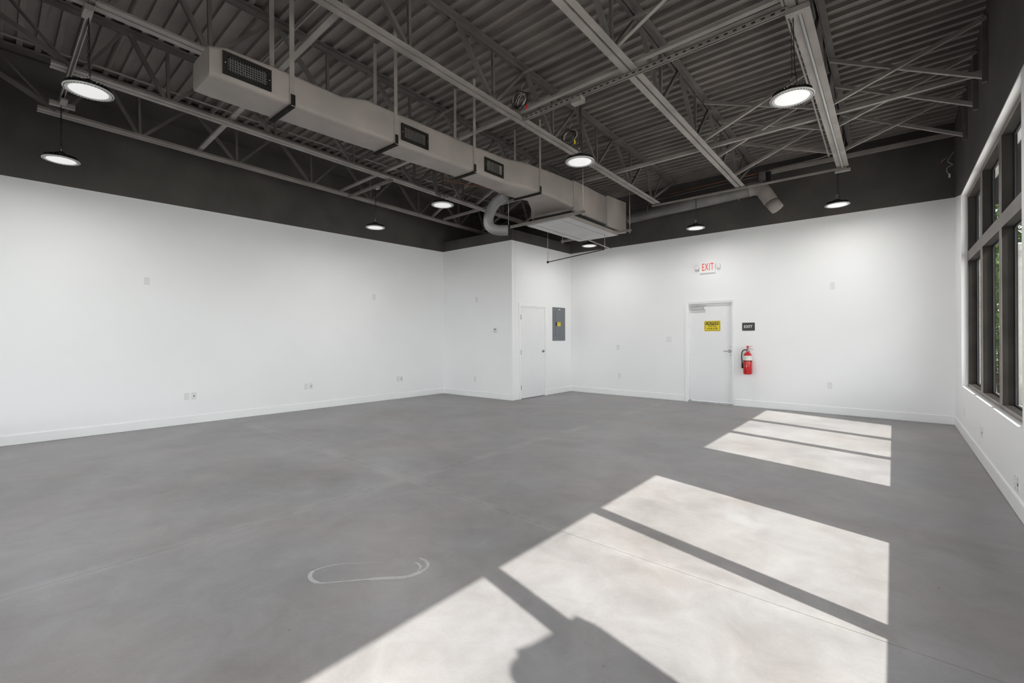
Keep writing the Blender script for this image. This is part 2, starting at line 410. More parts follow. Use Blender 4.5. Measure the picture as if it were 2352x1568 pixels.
# windows ------------------------------------------------------------
def window(name, y0, y1, mulls, label, j0=0.05):
    root = bpy.data.objects.new(name, None); COL.objects.link(root); root.location = (0.81, (y0 + y1) / 2, 0.68); struct(root, label)
    ox, oy, oz = root.location
    def part(nm, x0, x1, a, b, c, d, m, par=root):
        return MB().box(x0 - ox, x1 - ox, a - oy, b - oy, c - oz, d - oz).build(nm, m, par)
    mats = ['darkmetal', 'bronze']
    def member(nm, a, b, c, d):
        mb = MB().box(0.812 - ox, 0.918 - ox, a - oy, b - oy, c - oz, d - oz, 0)
        mb.box(0.808 - ox, 0.8125 - ox, a - oy, b - oy, c - oz, d - oz, 1)
        return mb.build(nm, mats, root)
    member('jamb', y0, y0 + j0, 0.68, 3.385); member('jamb', y1 - 0.045, y1, 0.68, 3.385)
    edges = [y0 + j0] + [q for m in mulls for q in m] + [y1 - 0.045]
    for m in mulls: member('mullion', m[0], m[1], 0.68, 3.385)
    for i in range(0, len(edges), 2):
        a, b = edges[i], edges[i + 1]
        member('head_rail', a, b, 3.335, 3.385); member('transom', a, b, 2.445, 2.575)
        sr = member('sill_rail', a, b, 0.68, 0.722)
        for (c, d) in ((0.722, 2.445), (2.575, 3.335)):
            part('pane', 0.902, 0.908, a, b, c, d, 'glass')
            mb = MB()
            for (p, q, r_, s_) in ((a, a + .012, c, d), (b - .012, b, c, d), (a + .012, b - .012, c, c + .012), (a + .012, b - .012, d - .012, d)):
                mb.box(0.896 - ox, 0.914 - ox, p - oy, q - oy, r_ - oz, s_ - oz)
            mb.build('glazing_bead', 'blk', root)
    MB().box(0.748 - ox, 0.808 - ox, y0 - oy, y1 - oy, 0.0, 0.004).build('sill_board', 'trim', root)
    return root
window('window_1', 5.10, 9.06, [(6.44, 6.56), (7.68, 7.82)], 'far dark bronze framed window with two mullions in right wall', 0.14)
window('window_2', -0.05, 3.82, [(1.24, 1.34), (2.50, 2.60)], 'near dark bronze framed window beside the camera')
for k, (a, b, c, d) in enumerate(FW):
    x0 = FP.x + a; x1 = FP.x + b
    root = bpy.data.objects.new('window_%d' % (k + 3), None); COL.objects.link(root); root.location = ((x0 + x1) / 2, YF - 0.1, c); struct(root)
    def pt(nm, p, q, r_, s_, m, y0=-0.05, y1=0.05): return MB().box(p - root.location.x, q - root.location.x, y0, y1, r_ - c, s_ - c).build(nm, m, root)
    n = 3; wdt = (x1 - x0) / n
    pt('jamb', x0, x0 + .05, c, d, 'darkmetal'); pt('jamb', x1 - .05, x1, c, d, 'darkmetal')
    for i in range(1, n): pt('mullion', x0 + i * wdt - .025, x0 + i * wdt + .025, c, d, 'darkmetal')
    for i in range(n):
        a_ = x0 + i * wdt + (.05 if i == 0 else .025); b_ = x0 + (i + 1) * wdt - (.05 if i == n - 1 else .025)
        pt('rail', a_, b_, c, c + .08, 'darkmetal'); pt('rail', a_, b_, d - .05, d, 'darkmetal')
        pt('pane', a_, b_, c + .08, d - .05, 'glass', -.004, .004)

# baseboards -----------------------------------------------------------
def baseboard(name, P0, P1, s0, s1, side=1):
    d = (P1 - P0).normalized(); nrm = V((d.y, -d.x, 0)) * side
    pr = [(0, 0.004), (0.012, 0.004), (0.012, 0.128), (0.008, 0.137), (0, 0.14)]
    mb = MB(); mb.prism(pr, P0 + d * s0, P0 + d * s1, nrm, (0, 0, 1)); return struct(mb.build(name, 'trim'))
baseboard('baseboard_left', LF, LA, 0, (LA - LF).length)
baseboard('baseboard_closet_front', LA, LC, 0, (LC - LA).length + 0.012)
baseboard('baseboard_closet_side', LC, LB, -0.012, K0 - 0.055); baseboard('baseboard_closet_side', LC, LB, K1 + 0.055, (LB - LC).length)
baseboard('baseboard_back', LB, LD, 0, E0 - 0.055); baseboard('baseboard_back', LB, LD, E1 + 0.02, (LD - LB).length)
baseboard('baseboard_right', V((XW, YF, 0)), LD, 0, LD.y - YF, side=-1)

# roof deck: each sheet six flutes wide, flutes run across the room ---------
DZ = 4.93; RS = -0.017
ceil = bpy.data.objects.new('ceiling', None); COL.objects.link(ceil); ceil.location = (-4, 4.6, DZ); struct(ceil, 'dark painted corrugated metal roof deck')
PIT = 0.155
prof = [(0.0, 0.0), (0.050, 0.0), (0.056, 0.042), (0.149, 0.042), (0.155, 0.0)]
x0, x1 = -9.25, 0.99
def sheet(y0, nm='deck_sheet'):
    mb = MB(); P = []
    for k in range(6):
        for (a, b) in prof[:-1]: P.append((y0 + k * PIT + a, b))
    P.append((y0 + 6 * PIT, 0.0)); P.append((y0 + 6 * PIT + 0.03, 0.0))
    N = len(P)
    for x in (x0, x1):
        for up_ in (0, 0.0015):
            for (y, h) in P: mb.v.append((x + 4, y + RS * x - 4.6, -SL * y + h + up_))
    for i in range(N - 1):
        mb.face([i, i + 1, 2 * N + i + 1, 2 * N + i]); mb.face([N + i, 3 * N + i, 3 * N + i + 1, N + i + 1])
    return mb.build(nm, 'deck', ceil)
y = -0.85
while y < 10.2:
    sheet(y); y += 6 * PIT
mb = MB(); mb.obox((0, 0, 0.10 - SL * 4.6), (5.15, 0, 0), (0, 5.7, -SL * 5.7), (0, 0, 0.03)); mb.build('roof_board', 'black', ceil)

# flat black sheet hiding the deck flutes along the left wall
lg = MB(); q_ = []
for yy_, xx_ in ((YF, LF.x), (LA.y + 2.3, LA.x + ld.x * 2.3)):
    for dz_ in (0.0, 0.03):
        q_ += [(xx_ - 0.02, yy_, roofz(4.875, yy_) + dz_), (-8.172, yy_, roofz(4.875, yy_) + dz_)]
lg.v = q_
for f_ in ((0, 1, 5, 4), (2, 3, 7, 6), (0, 1, 3, 2), (4, 5, 7, 6), (1, 5, 7, 3), (0, 4, 6, 2)): lg.face(list(f_))
struct(lg.build('trim_1', 'black'), 'flat black strip under the deck along the left wall')

# ------------------------------------------------------------------ joists
BT = [1.55, 2.78, 4.00, 5.22, 6.44, 7.66]
TP = [1.16, 2.17, 3.39, 4.61, 5.83, 7.05, 8.27]
ZC = 4.25; ZH = 4.93
def joist(label):
    root = thing('roof_joist', (0, 0, 4.25), label, 'roof joist', 'parallel open web roof joists')
    def P(x, y, z0): return V((x, y, roofz(z0, y) - 4.25))
    for nm, y0_, y1_, z0, fl_ in (('bottom_chord', 0.55, 8.85, ZC, 1), ('top_chord', -0.55, 9.84, ZH, -1)):
        for s_ in (-1, 1):
            mb = MB(); w_ = 0.066
            mb.angle(P(s_ * 0.011, y0_, z0), P(s_ * 0.011, y1_, z0), w_, 0.006, side=s_, flip=fl_, h=0.055)
            mb.build(nm, 'joist' if nm == 'bottom_chord' else 'joistdark', root)  # top chords take the shaded copy of the joist paint
    zb, zt = ZC + 0.035, ZH - 0.035
    def web(a, b, r=0.015):
        mb = MB(); a, b = V(a), V(b); d = (b - a); 
        w_ = r
        # flattened (crimped) ends where the bar enters the chords
        ux = V((1, 0, 0)); uy = ux.cross(d.normalized()).normalized()
        e = min(0.09 / d.length, 0.3)
        st = [(0, 0.55, 1.0), (e, 1.0, 1.0), (1 - e, 1.0, 1.0), (1, 0.55, 1.0)]
        b0 = len(mb.v)
        for (t, fx, fy) in st:
            c = a + d * t
            for (i, j) in ((-1, -1), (1, -1), (1, 1), (-1, 1)): mb.v.append(tuple(c + ux * i * w_ * fx + uy * j * w_ * fy))
        for q in range(3):
            for k in range(4): mb.face([b0 + q * 4 + k, b0 + q * 4 + (k + 1) % 4, b0 + q * 4 + 4 + (k + 1) % 4, b0 + q * 4 + 4 + k])
        mb.face([b0, b0 + 1, b0 + 2, b0 + 3]); mb.face([b0 + 12, b0 + 13, b0 + 14, b0 + 15])
        mb.build('web_bar', 'joistdark', root)
    for i, y_ in enumerate(BT):
        web(P(0, y_ - 0.03, zb), P(0, TP[i] + 0.03, zt), 0.022); web(P(0, y_ + 0.03, zb), P(0, TP[i + 1] - 0.03, zt), 0.018)
        web(P(0, y_, zb), P(0, y_ - 0.01, zt), 0.016)
    web(P(0, 0.78, zb), P(0, TP[0] - 0.03, zt)); web(P(0, 0.70, zb), P(0, 0.15, zt), 0.012)
    web(P(0, 8.60, zb), P(0, TP[-1] + 0.03, zt), 0.017); web(P(0, 8.66, zb), P(0, 9.10, zt), 0.012)
    web(P(0, 0.74, zb), P(0, -0.42, zt + 0.01), 0.024); web(P(0, 8.62, zb), P(0, 9.72, zt + 0.01), 0.024)
    return root
JX = [-0.60, -2.08, -3.62, -5.20, -6.67, -8.09]
JL = ['grey steel open web roof joist nearest the windows, thin conduit in its lower chord',
      'grey steel open web roof joist, second from the windows',
      'grey steel open web roof joist carrying the two cable coils, third from the windows',
      'grey steel open web roof joist directly above the taupe air duct',
      'grey steel open web roof joist between the taupe duct and the left wall',
      'grey steel open web roof joist closest to the left wall']
j0 = joist(JL[0]); j0.location.x = JX[0]
for k in range(1, 6): dup(j0, loc=(JX[k], 0, 4.25), label=JL[k])

# ------------------------------------------------------------------ bridging between joists
def bar(name, p0, p1, label, cat, group, w=0.032, side=1, flip=1, m='joist', h=None, mb=None):
    p0, p1 = V(p0), V(p1); c = (p0 + p1) / 2
    b = (mb or MB()).angle(p0 - c, p1 - c, w, 0.005, side=side, flip=flip, h=h)
    o = b.build(name, m); o.location = c; return tag(o, label, cat, group)
jn = ['window wall'] + ['first joist', 'second joist', 'third joist', 'fourth joist', 'fifth joist', 'sixth joist'] + ['left wall']
JXX = [0.744] + JX
def rowy(y0, x, k=0.02): return y0 - k * x
def brow(name, y0, z0, xa, xb, label, k=0.02, w=0.04, flip=1, h=None, side=1):
    a = V((xa, rowy(y0, xa, k), 0)); b = V((xb, rowy(y0, xb, k), 0)); a.z = roofz(z0, a.y); b.z = roofz(z0, b.y)
    return bar(name, a, b, label, 'bridging bar', None, w=w, flip=flip, h=h, side=side)
brow('bridging_angle', 1.93, 4.312, -3.60, -8.12, 'wide flat steel bridging bar crossing over the end of the duct near the camera', k=0.038, w=0.06, h=0.03)
brow('bridging_angle', 2.20, 4.862, -0.60, -8.12, 'upper bridging bar tight under the deck, first row from the camera', k=0.02, w=0.035, flip=-1)
brow('bridging_angle', 4.33, 4.312, -0.60, -8.12, 'long lower bridging bar beside the slotted channel over mid room', k=0.03, w=0.055, h=0.03)
brow('bridging_angle', 4.45, 4.862, -0.60, -8.12, 'upper bridging bar tight under the deck over mid room', k=0.02, w=0.035, flip=-1)
brow('bridging_angle', 6.93, 4.312, 0.744, -8.10, 'long lower bridging bar of the third row reaching the window wall', k=0.03, w=0.045, h=0.05)
brow('bridging_angle', 6.93, 4.862, -0.60, -8.10, 'upper bridging bar tight under the deck, row nearest the back wall', k=0.02, w=0.035, flip=-1)
# crossed bracing
xr = [(6.68, 'front'), (7.38, 'middle'), (8.35, 'back')]
bays = [(0, 'between the window wall and the nearest joist'), (1, 'between the two joists nearest the windows'), (4, 'between the duct joist and the fifth joist'), (5, 'between the fifth joist and the left side joist')]
for (yy, rn) in xr:
    for (bi, bn) in bays:
        if bi >= 4 and rn == 'middle': continue
        xa, xb = (JXX[bi] - (0.0 if bi == 0 else 0.02)), JXX[bi + 1] + 0.02
        ya, yb = rowy(yy, xa), rowy(yy, xb)
        zlo = lambda q: roofz(4.30, q); zhi = lambda q: roofz(4.86, q)
        la, ha = (4.16, 4.75) if bi == 0 else (4.30, 4.86)
        bar('cross_brace', (xa, ya + .012, roofz(la, ya)), (xb, yb + .012, zhi(yb)), 'thin diagonal brace rising left, %s row, %s' % (rn, bn), 'brace', None, w=0.040)
        bar('cross_brace', (xa, ya - .035, roofz(ha, ya)), (xb, yb - .035, zlo(yb)), 'thin diagonal brace rising right, %s row, %s' % (rn, bn), 'brace', None, w=0.040)
bar('cross_brace', (-2.06, 4.08, roofz(4.30, 4.08)), (-0.64, 3.95, roofz(4.86, 3.95)), 'single pale diagonal brace at the top edge between the two joists nearest the windows', 'brace', None, w=0.040)
# vertical struts on the window wall
for yy, rn in xr:
    tag(MB().box(-0.02, 0.02, -0.02, 0.02, 0, 0.68).build('wall_strut', 'joistdark', loc=(0.725, rowy(yy, .72), roofz(4.12, yy))), 'short dark vertical strut on window wall holding the %s row braces' % rn, 'strut')

# slotted strut channels and clip boxes under the joists (lamp rows)
def channel(p0, p1, label, name='strut_channel', sz=0.041, slots=True):
    p0, p1 = V(p0), V(p1); c = (p0 + p1) / 2; d = (p1 - p0).normalized(); ux = d.cross(V((0, 0, 1))).normalized(); uy = ux.cross(d)
    root = thing(name, c, label, 'channel'); t = 0.003; L_ = (p1 - p0).length; h_ = sz / 2
    mb = MB(); a, b = p0 - c, p1 - c
    for (u0, u1, v0, v1) in ((-h_, h_, h_ - t, h_), (-h_, -h_ + t, -h_, h_), (h_ - t, h_, -h_, h_), (-h_, -h_ + .010, -h_, -h_ + t), (h_ - .010, h_, -h_, -h_ + t)):
        mb.prism([(u0, v0), (u1, v0), (u1, v1), (u0, v1)], a, b, ux, uy)
    mb.build('channel_body', 'joist', root)
    if slots:
        mb = MB(); n = int(L_ / 0.075)
        for i in range(n):
            q = a + d * (0.04 + i * 0.075); mb.obox(q - ux * (h_ + .0005), d * .016, ux * .001, uy * .007); mb.obox(q + ux * (h_ + .0005), d * .016, ux * .001, uy * .007)
        o = mb.build('slots', 'blk', root); o['kind'] = 'stuff'
    return root
def rz_(z0, y_): return roofz(z0, y_)
zc = 4.205
def chan_row(y0, k, xa, xb, z0, label, **kw):
    a = V((xa, rowy(y0, xa, k), 0)); b = V((xb, rowy(y0, xb, k), 0)); a.z = rz_(z0, a.y); b.z = rz_(z0, b.y)
    return channel(a, b, label, **kw)
chan_row(0.60, 0.014, -5.12, -7.56, 4.225, 'pale strut channel running toward the left wall above the nearest left lamp')
chan_row(4.40, 0.020, -0.66, -3.55, 4.225, 'slotted strut channel under the joists carrying the mid room lamp')
chan_row(4.62, 0.012, -6.62, -8.05, 4.225, 'strut channel left of the duct carrying the lamp by the left wall')
chan_row(8.83, 0.012, -0.55, -3.72, 4.225, 'strut channel along the back wall under the joist ends', slots=False, sz=0.03)
def clipbox(loc, dx, dy, dz, label, rz=0.0, name='mounting_bracket'):
    root = thing(name, loc, label, 'bracket', rz=rz)
    MB().bbox(-dx / 2, dx / 2, -dy / 2, dy / 2, -dz / 2, dz / 2, 0.004).build('bracket_body', 'joist', root)
    MB().lathe([(0, -.004), (.008, -.004), (.008, 0), (0, 0)], (dx * .3, 0, -dz / 2), 6).build('bolt', 'steel', root)
    MB().lathe([(0, -.004), (.008, -.004), (.008, 0), (0, 0)], (-dx * .3, 0, -dz / 2), 6).build('bolt', 'steel', root)
    return root
clipbox((-2.74, 4.455, 4.085), 0.14, 0.09, 0.06, 'small grey box bracket on slotted channel above the mid room lamp')
clipbox((-7.07, 4.70, 4.09), 0.10, 0.07, 0.05, 'small grey bracket above the lamp near the middle of left wall')
clipbox((-0.60, 4.45, 4.12), 0.17, 0.06, 0.045, 'pale steel bracket under the window side joist above the nearest right lamp')
clipbox((-0.60, 8.84, 4.003), 0.20, 0.05, 0.04, 'pale bracket at the far end of the window side joist')
clipbox((-5.20, 0.65, 4.162), 0.16, 0.06, 0.05, 'pale bracket under the duct joist at the top left edge')
b = clipbox((-7.50, 0.715, 4.160), 0.05, 0.22, 0.05, 'T shaped steel bracket above the far left lamp')
MB().box(0, 0.20, -.03, .03, -.012, .012).build('arm_plate', 'joist', b)

# ------------------------------------------------------------------ lamps
def lamp(label, chain, up0=0.30):
    root = thing('high_bay_light', (0, 0, 0), label, 'pendant light', 'round high bay pendant lights')
    R = 0.166
    MB().lathe([(0.128, 0.004), (0.148, 0.0), (R - .002, 0.001), (R, 0.006), (R - .004, 0.014), (0.12, 0.022), (0.06, 0.028), (0.0, 0.028)], (0, 0, 0), 48).build('rim', 'rim', root)
    MB().lathe([(0.0, -0.003), (0.08, -0.002), (0.124, 0.001), (0.130, 0.004)], (0, 0, 0), 48).build('lens', 'lens', root)
    mb = MB()
    for k in range(44):
        t = 2 * PI * k / 44; c = V((math.cos(t) * 0.154, math.sin(t) * 0.154, -0.0002)); mb.obox(c, (math.cos(t) * .0035, math.sin(t) * .0035, 0), (-math.sin(t) * .006, math.cos(t) * .006, 0), (0, 0, .0012))
    o = mb.build('vent_slots', 'blk', root); o['kind'] = 'stuff'
    mb = MB()
    for k in range(36):
        t = 2 * PI * k / 36; c = V((math.cos(t) * 0.10, math.sin(t) * 0.10, 0.036)); mb.obox(c, (math.cos(t) * .048, math.sin(t) * .048, 0), (-math.sin(t) * .002, math.cos(t) * .002, 0), (0, 0, .014))
    o = mb.build('heat_fins', 'blk', root); o['kind'] = 'stuff'
    MB().lathe([(0.0, 0.105), (0.022, 0.105), (0.03, 0.095), (0.05, 0.088), (0.055, 0.03), (0.0, 0.03)], (0, 0, 0), 24).build('driver_housing', 'blk', root)
    h0 = 0.105
    mb = MB(); mb.path([(0.0 + .014 * math.cos(t), 0, h0 + .032 + .03 * math.sin(t)) for t in [2 * PI * k / 14 for k in range(14)]], 0.0035, 6, closed=True); mb.build('hook', 'chrome', root)
    L0 = h0 + 0.06
    if chain > L0:
        n = int((chain - L0) / 0.028); mb = MB()
        for k in range(n):
            z = L0 + k * 0.028
            P_ = [((.006 * math.cos(t)) if k % 2 else 0, (0 if k % 2 else .006 * math.cos(t)), z + .014 + .017 * math.sin(t)) for t in [2 * PI * q / 8 for q in range(8)]]
            mb.path(P_, 0.0022, 4, closed=True)
        o = mb.build('chain', 'cord', root); o['kind'] = 'stuff'
        MB().path([(0.02, 0, 0.09), (0.035, 0.008, 0.14), (0.022, 0.0, 0.25), (0.016, 0.006, chain * .6), (0.012, 0.0, chain)], 0.004, 6).build('power_cord', 'cord', root)
    return root
def addlight(root):
    l = bpy.data.lights.new('lamp_glow', 'AREA'); l.shape = 'DISK'; l.size = 0.25; l.energy = LAMP_W; l.color = (1.0, 0.985, 0.965)
    o = bpy.data.objects.new('lamp_glow', l); COL.objects.link(o); o.parent = root; o.location = (0, 0, -0.012)
lamps = [(-5.235, 0.66, 3.50, 0.625, 'largest glowing round pendant lamp at upper left, in front of a joist'),
         (-7.46, 0.70, 3.49, 0.64, 'round pendant lamp at far left, lower of the two against the black wall band'),
         (-7.07, 4.66, 3.36, 0.70, 'round pendant lamp against the black band in the middle of the left wall'),
         (-5.21, 4.60, 3.395, 0.80, 'round pendant lamp just left of and behind the taupe duct'),
         (-2.745, 4.50, 3.40, 0.66, 'round pendant lamp in mid room beside the cable coils'),
         (-0.653, 4.50, 3.42, 0.68, 'large round pendant lamp at upper right under the window side joist'),
         (-0.672, 8.84, 3.468, 0.51, 'round pendant lamp at right in front of the black back wall band'),
         (-2.865, 8.86, 3.448, 0.56, 'round pendant lamp on back wall below the round duct'),
         (-5.170, 8.86, 3.420, 0.62, 'small round pendant lamp beyond the grey return panel'),
         (-2.745, 0.60, 3.42, 0.70, 'round pendant lamp above and behind the camera'),
         (-0.653, 0.60, 3.42, 0.70, 'round pendant lamp above the camera by the near window')]
for i, (x, y_, z, ch, lb) in enumerate(lamps):
    r = lamp(lb, ch); r.location = (x, y_, z); addlight(r)

# ------------------------------------------------------------------ main air duct
SEC = [(1.27, -4.28, -4.70, 3.56, 3.81), (1.40, -4.27, -4.71, 3.56, 3.85), (1.9, -4.27, -4.69, 3.563, 3.865), (2.45, -4.27, -4.68, 3.57, 3.862), (2.56, -4.27, -4.68, 3.572, 3.90), (2.72, -4.27, -4.68, 3.575, 3.94),
       (3.1, -4.27, -4.66, 3.58, 3.945), (4.35, -4.27, -4.63, 3.61, 3.965), (4.95, -4.26, -4.62, 3.61, 3.99), (5.07, -4.25, -4.63, 3.615, 4.0), (5.36, -4.245, -4.76, 3.65, 4.05), (5.76, -4.24, -4.74, 3.67, 4.07), (6.02, -4.22, -4.70, 3.675, 4.08), (6.597, -4.155, -5.0, 3.60, 4.065)]
duct = thing('air_duct', (-4.45, 1.27, 3.56), 'long taupe insulated rectangular air duct hanging across the ceiling', 'air duct')
def loft(mb, secs, off, r=0.042, mi=0, n=4):
    rings = []
    for (y_, xr_, xl_, zb_, zt_) in secs:
        b = len(mb.v); cnt = 0
        for (cx, cz, st) in ((xr_ - r, zt_ - r, 0), (xl_ + r, zt_ - r, 1), (xl_ + r, zb_ + r, 2), (xr_ - r, zb_ + r, 3)):
            for k in range(n + 1):
                t = (st + k / n) * PI / 2; mb.v.append((cx + r * math.cos(t) - off[0], y_ - off[1], cz + r * math.sin(t) - off[2])); cnt += 1
        rings.append((b, cnt))
    for i in range(len(rings) - 1):
        b0, c = rings[i]; b1, _ = rings[i + 1]
        for k in range(c): mb.face([b0 + k, b0 + (k + 1) % c, b1 + (k + 1) % c, b1 + k], mi, True)
    b0, c = rings[0]; mb.face([b0 + k for k in range(c)], mi); b0, c = rings[-1]; mb.face([b0 + k for k in range(c)][::-1], mi)
    return mb
db = loft(MB(), SEC, (-4.45, 1.27, 3.56)).build('duct_body', 'duct', duct)
md = db.modifiers.new('edge', 'EDGE_SPLIT'); md.split_angle = math.radians(50)
def grille(y0_, y1_, z0_, z1_, louv=False):
    gy, gz = (y0_ + y1_) / 2, (z0_ + z1_) / 2; hx, hz = (y1_ - y0_) / 2, (z1_ - z0_) / 2
    g_ = bpy.data.objects.new('grille', None); COL.objects.link(g_); g_.parent = duct; g_.location = (-4.264 + 4.45, gy - 1.27, gz - 3.56)
    mb = MB(); f = 0.035; d = 0.012
    mb.box(0, d, -hx, hx, hz - f, hz); mb.box(0, d, -hx, hx, -hz, -hz + f); mb.box(0, d, -hx, -hx + f, -hz + f, hz - f); mb.box(0, d, hx - f, hx, -hz + f, hz - f)
    mb.build('grille_frame', 'darkmetal', g_)
    MB().box(0.0005, 0.002, -hx + f, hx - f, -hz + f, hz - f).build('grille_backing', 'blk', g_)
    mb = MB(); n = 16; wv = 2 * (hx - f)
    for k in range(1, n): mb.box(0.003, 0.010, -hx + f + wv * k / n - .001, -hx + f + wv * k / n + .001, -hz + f, hz - f)
    mb.build('grille_vane', 'joist', g_)
    mb = MB()
    for k in range(1, 6):
        z = -hz + f + 2 * (hz - f) * k / 6
        if not louv: mb.box(0.002, 0.007, -hx + f, hx - f, z - .0012, z + .0012)
    if not louv: mb.build('grille_crossbar', 'steel', g_)
    for s_ in (-1, 1): MB().lathe([(0, .003), (.004, .002), (.005, 0)], (d, s_ * (hx - f / 2), 0), 8, axis=V((1, 0, 0))).build('screw', 'chrome', g_)
grille(1.36, 1.745, 3.605, 3.795); grille(3.15, 3.54, 3.645, 3.835, True); grille(4.52, 4.91, 3.665, 3.865, True)
# strap hangers
def hanger(y_, xr_, xl_, zb_, label):
    root = thing('duct_hanger', (xr_, y_, zb_), label, 'hanger', 'strap hangers around the taupe duct')
    zt = roofz(4.93, y_) - zb_; W_ = 0.045
    MB().box(0.004, 0.007, -W_ / 2, W_ / 2, -0.012, zt).build('strap', 'joist', root)
    MB().box(xl_ - xr_ - 0.009, xl_ - xr_ - 0.005, -W_ / 2, W_ / 2, -0.012, zt + 0).build('strap', 'joist', root)
    MB().angle(V((xl_ - xr_ - 0.02, -W_ / 2, -0.022)), V((0.025, -W_ / 2, -0.022)), W_, 0.004, side=-1, flip=1, h=0.02).build('support_angle', 'darkmetal', root)
    MB().box(0.006, 0.010, -0.012, 0.03, 0.0, 0.10).build('clip', 'darkmetal', root)
for (y_, a, b_, c, lb) in ((1.93, -4.27, -4.69, 3.562, 'metal strap hanger around the duct beside the first grille'), (3.08, -4.27, -4.66, 3.58, 'metal strap hanger around the duct just before the second grille'),
                       (4.33, -4.27, -4.63, 3.61, 'metal strap hanger around the duct just before the third grille'), (5.76, -4.24, -4.74, 3.67, 'metal strap hanger where the duct widens towards the cabinet')):
    hanger(y_, a, b_, c, lb)

# ------------------------------------------------------------------ air handler
ah = thing('air_handler', (-4.6, 7.5, 3.48), 'large taupe air handling cabinet at the end of the duct over the closet corner', 'air handler')
of = (-4.6, 7.5, 3.48)
loft(MB(), [(6.60, -4.15, -5.06, 3.56, 4.07), (7.78, -4.15, -5.06, 3.54, 4.055)], of, 0.012).build('cabinet', 'duct', ah)
loft(MB(), [(7.78, -4.15, -5.06, 3.515, 4.09), (8.58, -4.15, -5.06, 3.51, 4.13)], of, 0.010).build('cabinet_section', 'duct', ah)
rp = MB().box(-5.045 + 4.6, -4.165 + 4.6, 6.47 - 7.5, 8.23 - 7.5, 3.402 - 3.48, 3.47 - 3.48).build('return_panel', 'panelgrey', ah)
MB().box(-4.165 + 4.6, -4.158 + 4.6, 6.47 - 7.5, 8.23 - 7.5, 3.404 - 3.48, 3.47 - 3.48).build('panel_edge', 'duct', ah)
MB().box(-5.0 + 4.6, -4.2 + 4.6, 6.6 - 7.5, 8.2 - 7.5, 3.47 - 3.48, 3.56 - 3.48).build('panel_neck', 'blk', ah)
MB().box(-4.905 + 4.6, -4.893 + 4.6, 6.56 - 7.5, 8.10 - 7.5, 3.3995 - 3.48, 3.402 - 3.48).build('panel_seam', 'slot', rp)
MB().box(-4.345 + 4.6, -4.341 + 4.6, 6.50 - 7.5, 8.15 - 7.5, 3.3995 - 3.48, 3.402 - 3.48).build('panel_seam', 'slot', rp)
# trapeze hangers (rods + channel) holding the air handler
def trapeze(y_, xa, xb, z_, ztop, label, name='trapeze_hanger'):
    root = thing(name, ((xa + xb) / 2, y_, z_), label, 'hanger'); h = (xb - xa) / 2
    mb = MB(); t = .003
    mb.box(-h, h, -.02, .02, 0, t); mb.box(-h, h, -.02, -.02 + t, 0, .041); mb.box(-h, h, .02 - t, .02, 0, .041)
    mb.build('channel', 'joist', root)
    for s_ in (-1, 1):
        MB().tube((s_ * (h - .03), 0, -.04), (s_ * (h - .03), 0, ztop - z_), 0.006, 8).build('rod', 'steel', root)
        MB().lathe([(0, -.012), (.013, -.012), (.013, 0), (0, 0)], (s_ * (h - .03), 0, -.004), 6).build('nut', 'chrome', root)
    return root
trapeze(6.42, -5.48, -3.83, 3.415, roofz(4.93, 6.42), 'trapeze channel with two rods under the near edge of the air handler')
trapeze(8.28, -5.52, -3.90, 3.46, roofz(4.93, 8.28), 'trapeze channel with two rods under the far edge of the air handler')
# low empty pipe trapeze
t = thing('pipe_trapeze', (-5.90, 8.3, 3.074), 'thin dark pipe hung low on two rods in front of the white closet wall', 'pipe')
e_ = V((-4.28, 7.92, 3.10)) - V((-5.90, 8.3, 3.074))
MB().tube((0, 0, 0), e_, 0.009, 8).build('pipe', 'darkmetal', t)
MB().tube((0, 0, -.02), (0, 0, 1.5), 0.005, 6).build('rod', 'steel', t)
MB().tube(e_ + V((0, 0, -.02)), e_ + V((0, 0, 0.298)), 0.005, 6).build('rod', 'steel', t)
MB().box(-.018, .018, -.015, .015, -.022, .022).build('pipe_clamp', 'darkmetal', t)
q = V((-4.36, 7.45, 3.21)) - V((-5.90, 8.3, 3.074)); q2 = V((-4.38, 8.35, 3.185)) - V((-5.90, 8.3, 3.074))
MB().tube(q, q2, 0.012, 8).build('drain_pipe', 'duct', t)

# flexible duct elbow
fx = thing('flexible_duct', (-4.95, 5.4, 3.1), 'grey flexible duct elbow dropping from the taupe duct toward the closet', 'flexible duct')
P_ = smooth_pts([V((-4.70, 5.45, 3.63)) - V((-4.95, 5.4, 3.1)), V((-4.86, 5.42, 3.56)) - V((-4.95, 5.4, 3.1)), V((-4.97, 5.40, 3.42)) - V((-4.95, 5.4, 3.1)), V((-5.01, 5.40, 3.28)) - V((-4.95, 5.4, 3.1)), V((-4.98, 5.42, 3.18)) - V((-4.95, 5.4, 3.1)), V((-4.88, 5.50, 3.13)) - V((-4.95, 5.4, 3.1)), V((-4.74, 5.60, 3.13)) - V((-4.95, 5.4, 3.1))], 6)
MB().path(P_, lambda s_: 0.082 + 0.003 * math.sin(s_ * 120), 18).build('duct_skin', 'ductgrey', fx)
MB().tube(P_[-1] - V((.01, .01, 0)), P_[-1] + V((.012, .008, 0)), 0.088, 18).build('end_collar', 'darkmetal', fx)

